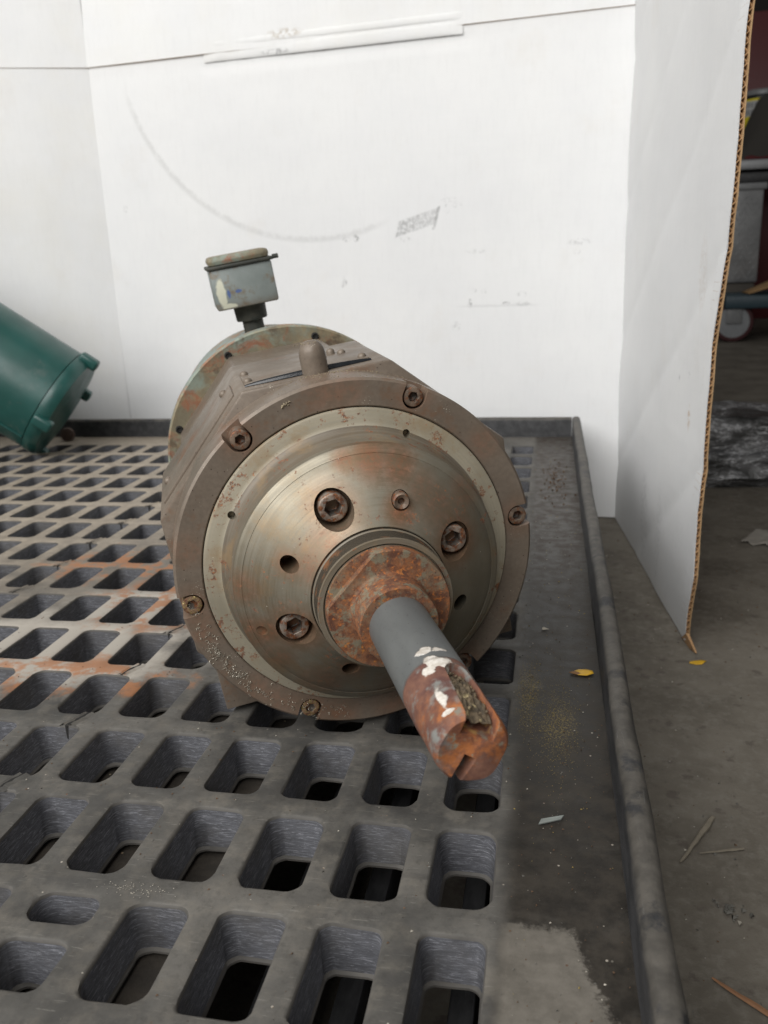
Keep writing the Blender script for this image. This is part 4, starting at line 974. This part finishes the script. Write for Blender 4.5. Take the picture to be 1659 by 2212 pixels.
# paint can with a yellow and white label
ct_, cb_ = lin(1611, 200, YB + .3), lin(1611, 262, YB + .3); rc = .15
can = thing('paint_can', (ct_.x + rc, YB + .45, cb_.z - .10), 'black can with yellow and white label and grey lid on the bench', 'can')
hc = ct_.z - (cb_.z - .10)
mb = MB(); mb.lathe([(rc * .9, 0), (rc, .01), (rc, hc - .02), (rc * .95, hc - .012), (rc * .9, hc - .012)], 40); link('can_body', mb.mesh('can_body', M_blk), can)
mb = MB(); mb.lathe([(rc * .7, hc - .014), (rc * 1.0, hc - .012), (rc * 1.02, hc + .01), (rc * .93, hc + .022), (rc * .4, hc + .026)], 40); link('can_lid', mb.mesh('can_lid', M_gry), can)
def wrap(a0, a1, z0, z1, rr, mat, nm, par):
    mb = MB(); mb.grid(12, 1, lambda u, v: (rr * math.cos(R_(a0 + (a1 - a0) * u)), rr * math.sin(R_(a0 + (a1 - a0) * u)), z0 + (z1 - z0) * v)); return link(nm, mb.mesh(nm, mat), par)
M_yel = m_flat('label_yellow', (.68, .56, .02), .6, 0, .08); M_wht = m_flat('label_white', (.5, .5, .49), .6, 0, .1)
lab = wrap(185, 330, hc - .30, hc - .035, rc + .002, M_yel, 'can_label', can)
wrap(208, 300, hc - .145, hc - .05, rc + .004, M_wht, 'label_panel', lab)
for k in range(8): wrap(212 + k * 8.5, 217 + k * 8.5, hc - (.09 if k % 2 else .093), hc - .058, rc + .006, M_gry, 'label_letter', lab); wrap(211 + k * 8.5, 216.5 + k * 8.5, hc - .137, hc - .103, rc + .006, M_gry, 'label_letter', lab)
# tread-plate chest
YC = 6.0
t0, t1, t2 = lin(1560, 400, YC), lin(1560, 612, YC), lin(1651, 415, YC)
def m_tread():
    b = NB('tread_plate'); 
    c = b.mix(b.step(b.noise(6), .3, .7), (.21, .213, .216), (.31, .313, .316))
    return b.done(c, .34, .35, b.bump(b.noise(60), .2, .002))
M_tread = m_tread()
chest = thing('tread_plate_chest', ((t0.x + t2.x) / 2, YC + .3, FLOOR), 'tall grey tread plate chest standing behind the cardboard edge', 'chest')
CIh = Matrix.Translation((-(t0.x + t2.x) / 2, -(YC + .3), -FLOOR))
wd = t2.x - t0.x; 
mb = MB(); mb.box(((t0.x + t2.x) / 2, YC + .3, (t0.z - .03 + t1.z) / 2), (wd, .6, t0.z - .03 - t1.z)); link('chest_body', mb.mesh('chest_body', M_tread, bevel=.012), chest, CIh)
mb = MB(); mb.box(((t0.x + t2.x) / 2, YC + .3, t0.z - .015), (wd + .03, .63, .04)); link('chest_lid', mb.mesh('chest_lid', M_gry, bevel=.008), chest, CIh)
mb = MB(); mb.box(((t0.x + t2.x) / 2, YC + .3, (FLOOR + t1.z) / 2 - .002), (wd - .02, .56, t1.z - FLOOR - .004)); link('plinth', mb.mesh('plinth', m_flat('brown_plinth', (.075, .066, .055), .7), bevel=.008), chest, CIh)
mb = MB(); k = 0
zz = t1.z + .03; row = 0
while zz < t0.z - .07:
    xx = t0.x + .02 + (.02 if row % 2 else 0)
    while xx < t2.x - .015:
        an = .75 if (int(round(xx / .04)) + row) % 2 else -.75; rt = Matrix.Rotation(an, 3, 'Y'); mb.box((xx, YC - .002, zz), (.026, .006, .007), rt); xx += .04
    zz += .03; row += 1
tag(link('tread_bar', mb.mesh('tread_bar', M_tread), chest, CIh), kind='stuff')
# blue dolly with a caster
YD = 5.55
dl0, dl1 = lin(1568, 640, YD), lin(1568, 668, YD)
dolly = thing('wheeled_dolly', (dl0.x + .5, YD + .3, FLOOR), 'low blue grey dolly on caster wheels in front of the chest', 'dolly')
DI = Matrix.Translation((-(dl0.x + .5), -(YD + .3), -FLOOR))
mb = MB(); mb.box((dl0.x + .5, YD + .3, (dl0.z + dl1.z) / 2), (1.0, .6, dl0.z - dl1.z)); link('platform', mb.mesh('platform', m_flat('blue_grey_paint', (.025, .05, .065), .5), bevel=.01), dolly, DI)
cc = lin(1587, 697, YD); rw = dl1.z - .012 - FLOOR; rw = cc.z - FLOOR
M_cast = m_flat('caster_grey', (.24, .25, .26), .5); M_tyre = m_flat('caster_red_tyre', (.05, .010, .011), .6)
for xx in (cc.x, dl0.x + .92):
    cs = link('caster', None, dolly, DI @ Matrix.Translation((xx, YD + .06, FLOOR + rw)))
    cs.empty_display_size = .02
    RX = Matrix.Rotation(R_(90), 4, 'X')
    mb = MB(); mb.lathe([(rw * .78, -.02), (rw * .95, -.018), (rw, -.008), (rw, .008), (rw * .95, .018), (rw * .78, .02)], 36, fr=RX); link('tyre', mb.mesh('tyre', M_tyre), cs)
    mb = MB(); mb.lathe([(rw * .1, -.026), (rw * .3, -.024), (rw * .78, -.02), (rw * .78, .02), (rw * .1, .024)], 36, fr=RX); link('hub', mb.mesh('hub', M_cast), cs)
    mb = MB(); mb.box((-.0, -.032, rw * .55), (rw * .75, .006, rw * 1.25)); link('fork', mb.mesh('fork', M_gry, bevel=.004), cs)
tp = lin(1652, 606, YD); mb = MB(); mb.grid(8, 4, lambda u, v: (tp.x - .06 + .5 * u, YD + .1 + .2 * v, dl0.z + .004 + .085 * min(1, u * 2.5) * (.7 + .3 * v)))
o = link('tan_board', mb.mesh('tan_board', m_flat('tan_card', (.36, .22, .10), .8), 60)); sd = o.modifiers.new('s', 'SOLIDIFY'); sd.thickness = .006; tag(o, 'tan cardboard offcut lying on the blue grey dolly', 'cardboard')
# bundle wrapped in black stretch film
def m_film():
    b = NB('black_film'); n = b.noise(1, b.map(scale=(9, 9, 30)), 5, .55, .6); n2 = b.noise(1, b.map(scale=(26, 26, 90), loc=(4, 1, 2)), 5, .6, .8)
    ridge_glint = b.step(b.math('ABSOLUTE', b.math('SUBTRACT', n2, .5)), .035, .0)
    c = b.mix(b.step(n, .4, .6), (.045, .045, .044), (.15, .152, .155)); c = b.mix(b.mul(ridge_glint, b.step(n, .42, .6)), c, (.6, .61, .63))  # pale ridges and grey patches: wrinkle highlights painted into the film colour
    return b.done(c, .2, 0, b.bump(n, .8, .02, b.bump(n2, .6, .006)), Specular_IOR_Level=.7)
mb = MB(); n1, n2 = 70, 40; bx0, bx1 = .30, .95
def bun(u, v):
    x = bx0 + (bx1 - bx0) * u; prof_ = [(0.0, 0), (-.015, .03), (-.01, .075), (.012, .085), (.005, .16), (.03, .172), (.14, .178), (.25, .17), (.3, .1), (.3, 0)]
    t = v * (len(prof_) - 1); i = min(int(t), len(prof_) - 2); f_ = t - i; yy = prof_[i][0] + (prof_[i + 1][0] - prof_[i][0]) * f_; zz = prof_[i][1] + (prof_[i + 1][1] - prof_[i][1]) * f_
    drop = max(0, x - .45) * .35; zz = max(0, zz * (1 - drop * 1.2))
    j = .010 * wob(x, v, 1, 16) + .012 * wob(x * .5, v * 3, 2, 9)
    return (x, 2.12 + .1 * (x - .37) + yy + j, FLOOR + zz + (.004 * wob(x, v, 5, 22) if zz > .01 else 0))
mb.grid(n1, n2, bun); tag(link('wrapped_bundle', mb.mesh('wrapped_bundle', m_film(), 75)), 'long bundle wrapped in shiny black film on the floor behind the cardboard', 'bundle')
# far shop wall
mb = MB(); mb.box((1, 9, 1.8), (16, .1, 4.4)); tag(link('shop_wall', mb.mesh('shop_wall', m_flat('dim_wall', (.03, .025, .022), .9))), 'dim brown wall at the far end of the shop', 'wall')
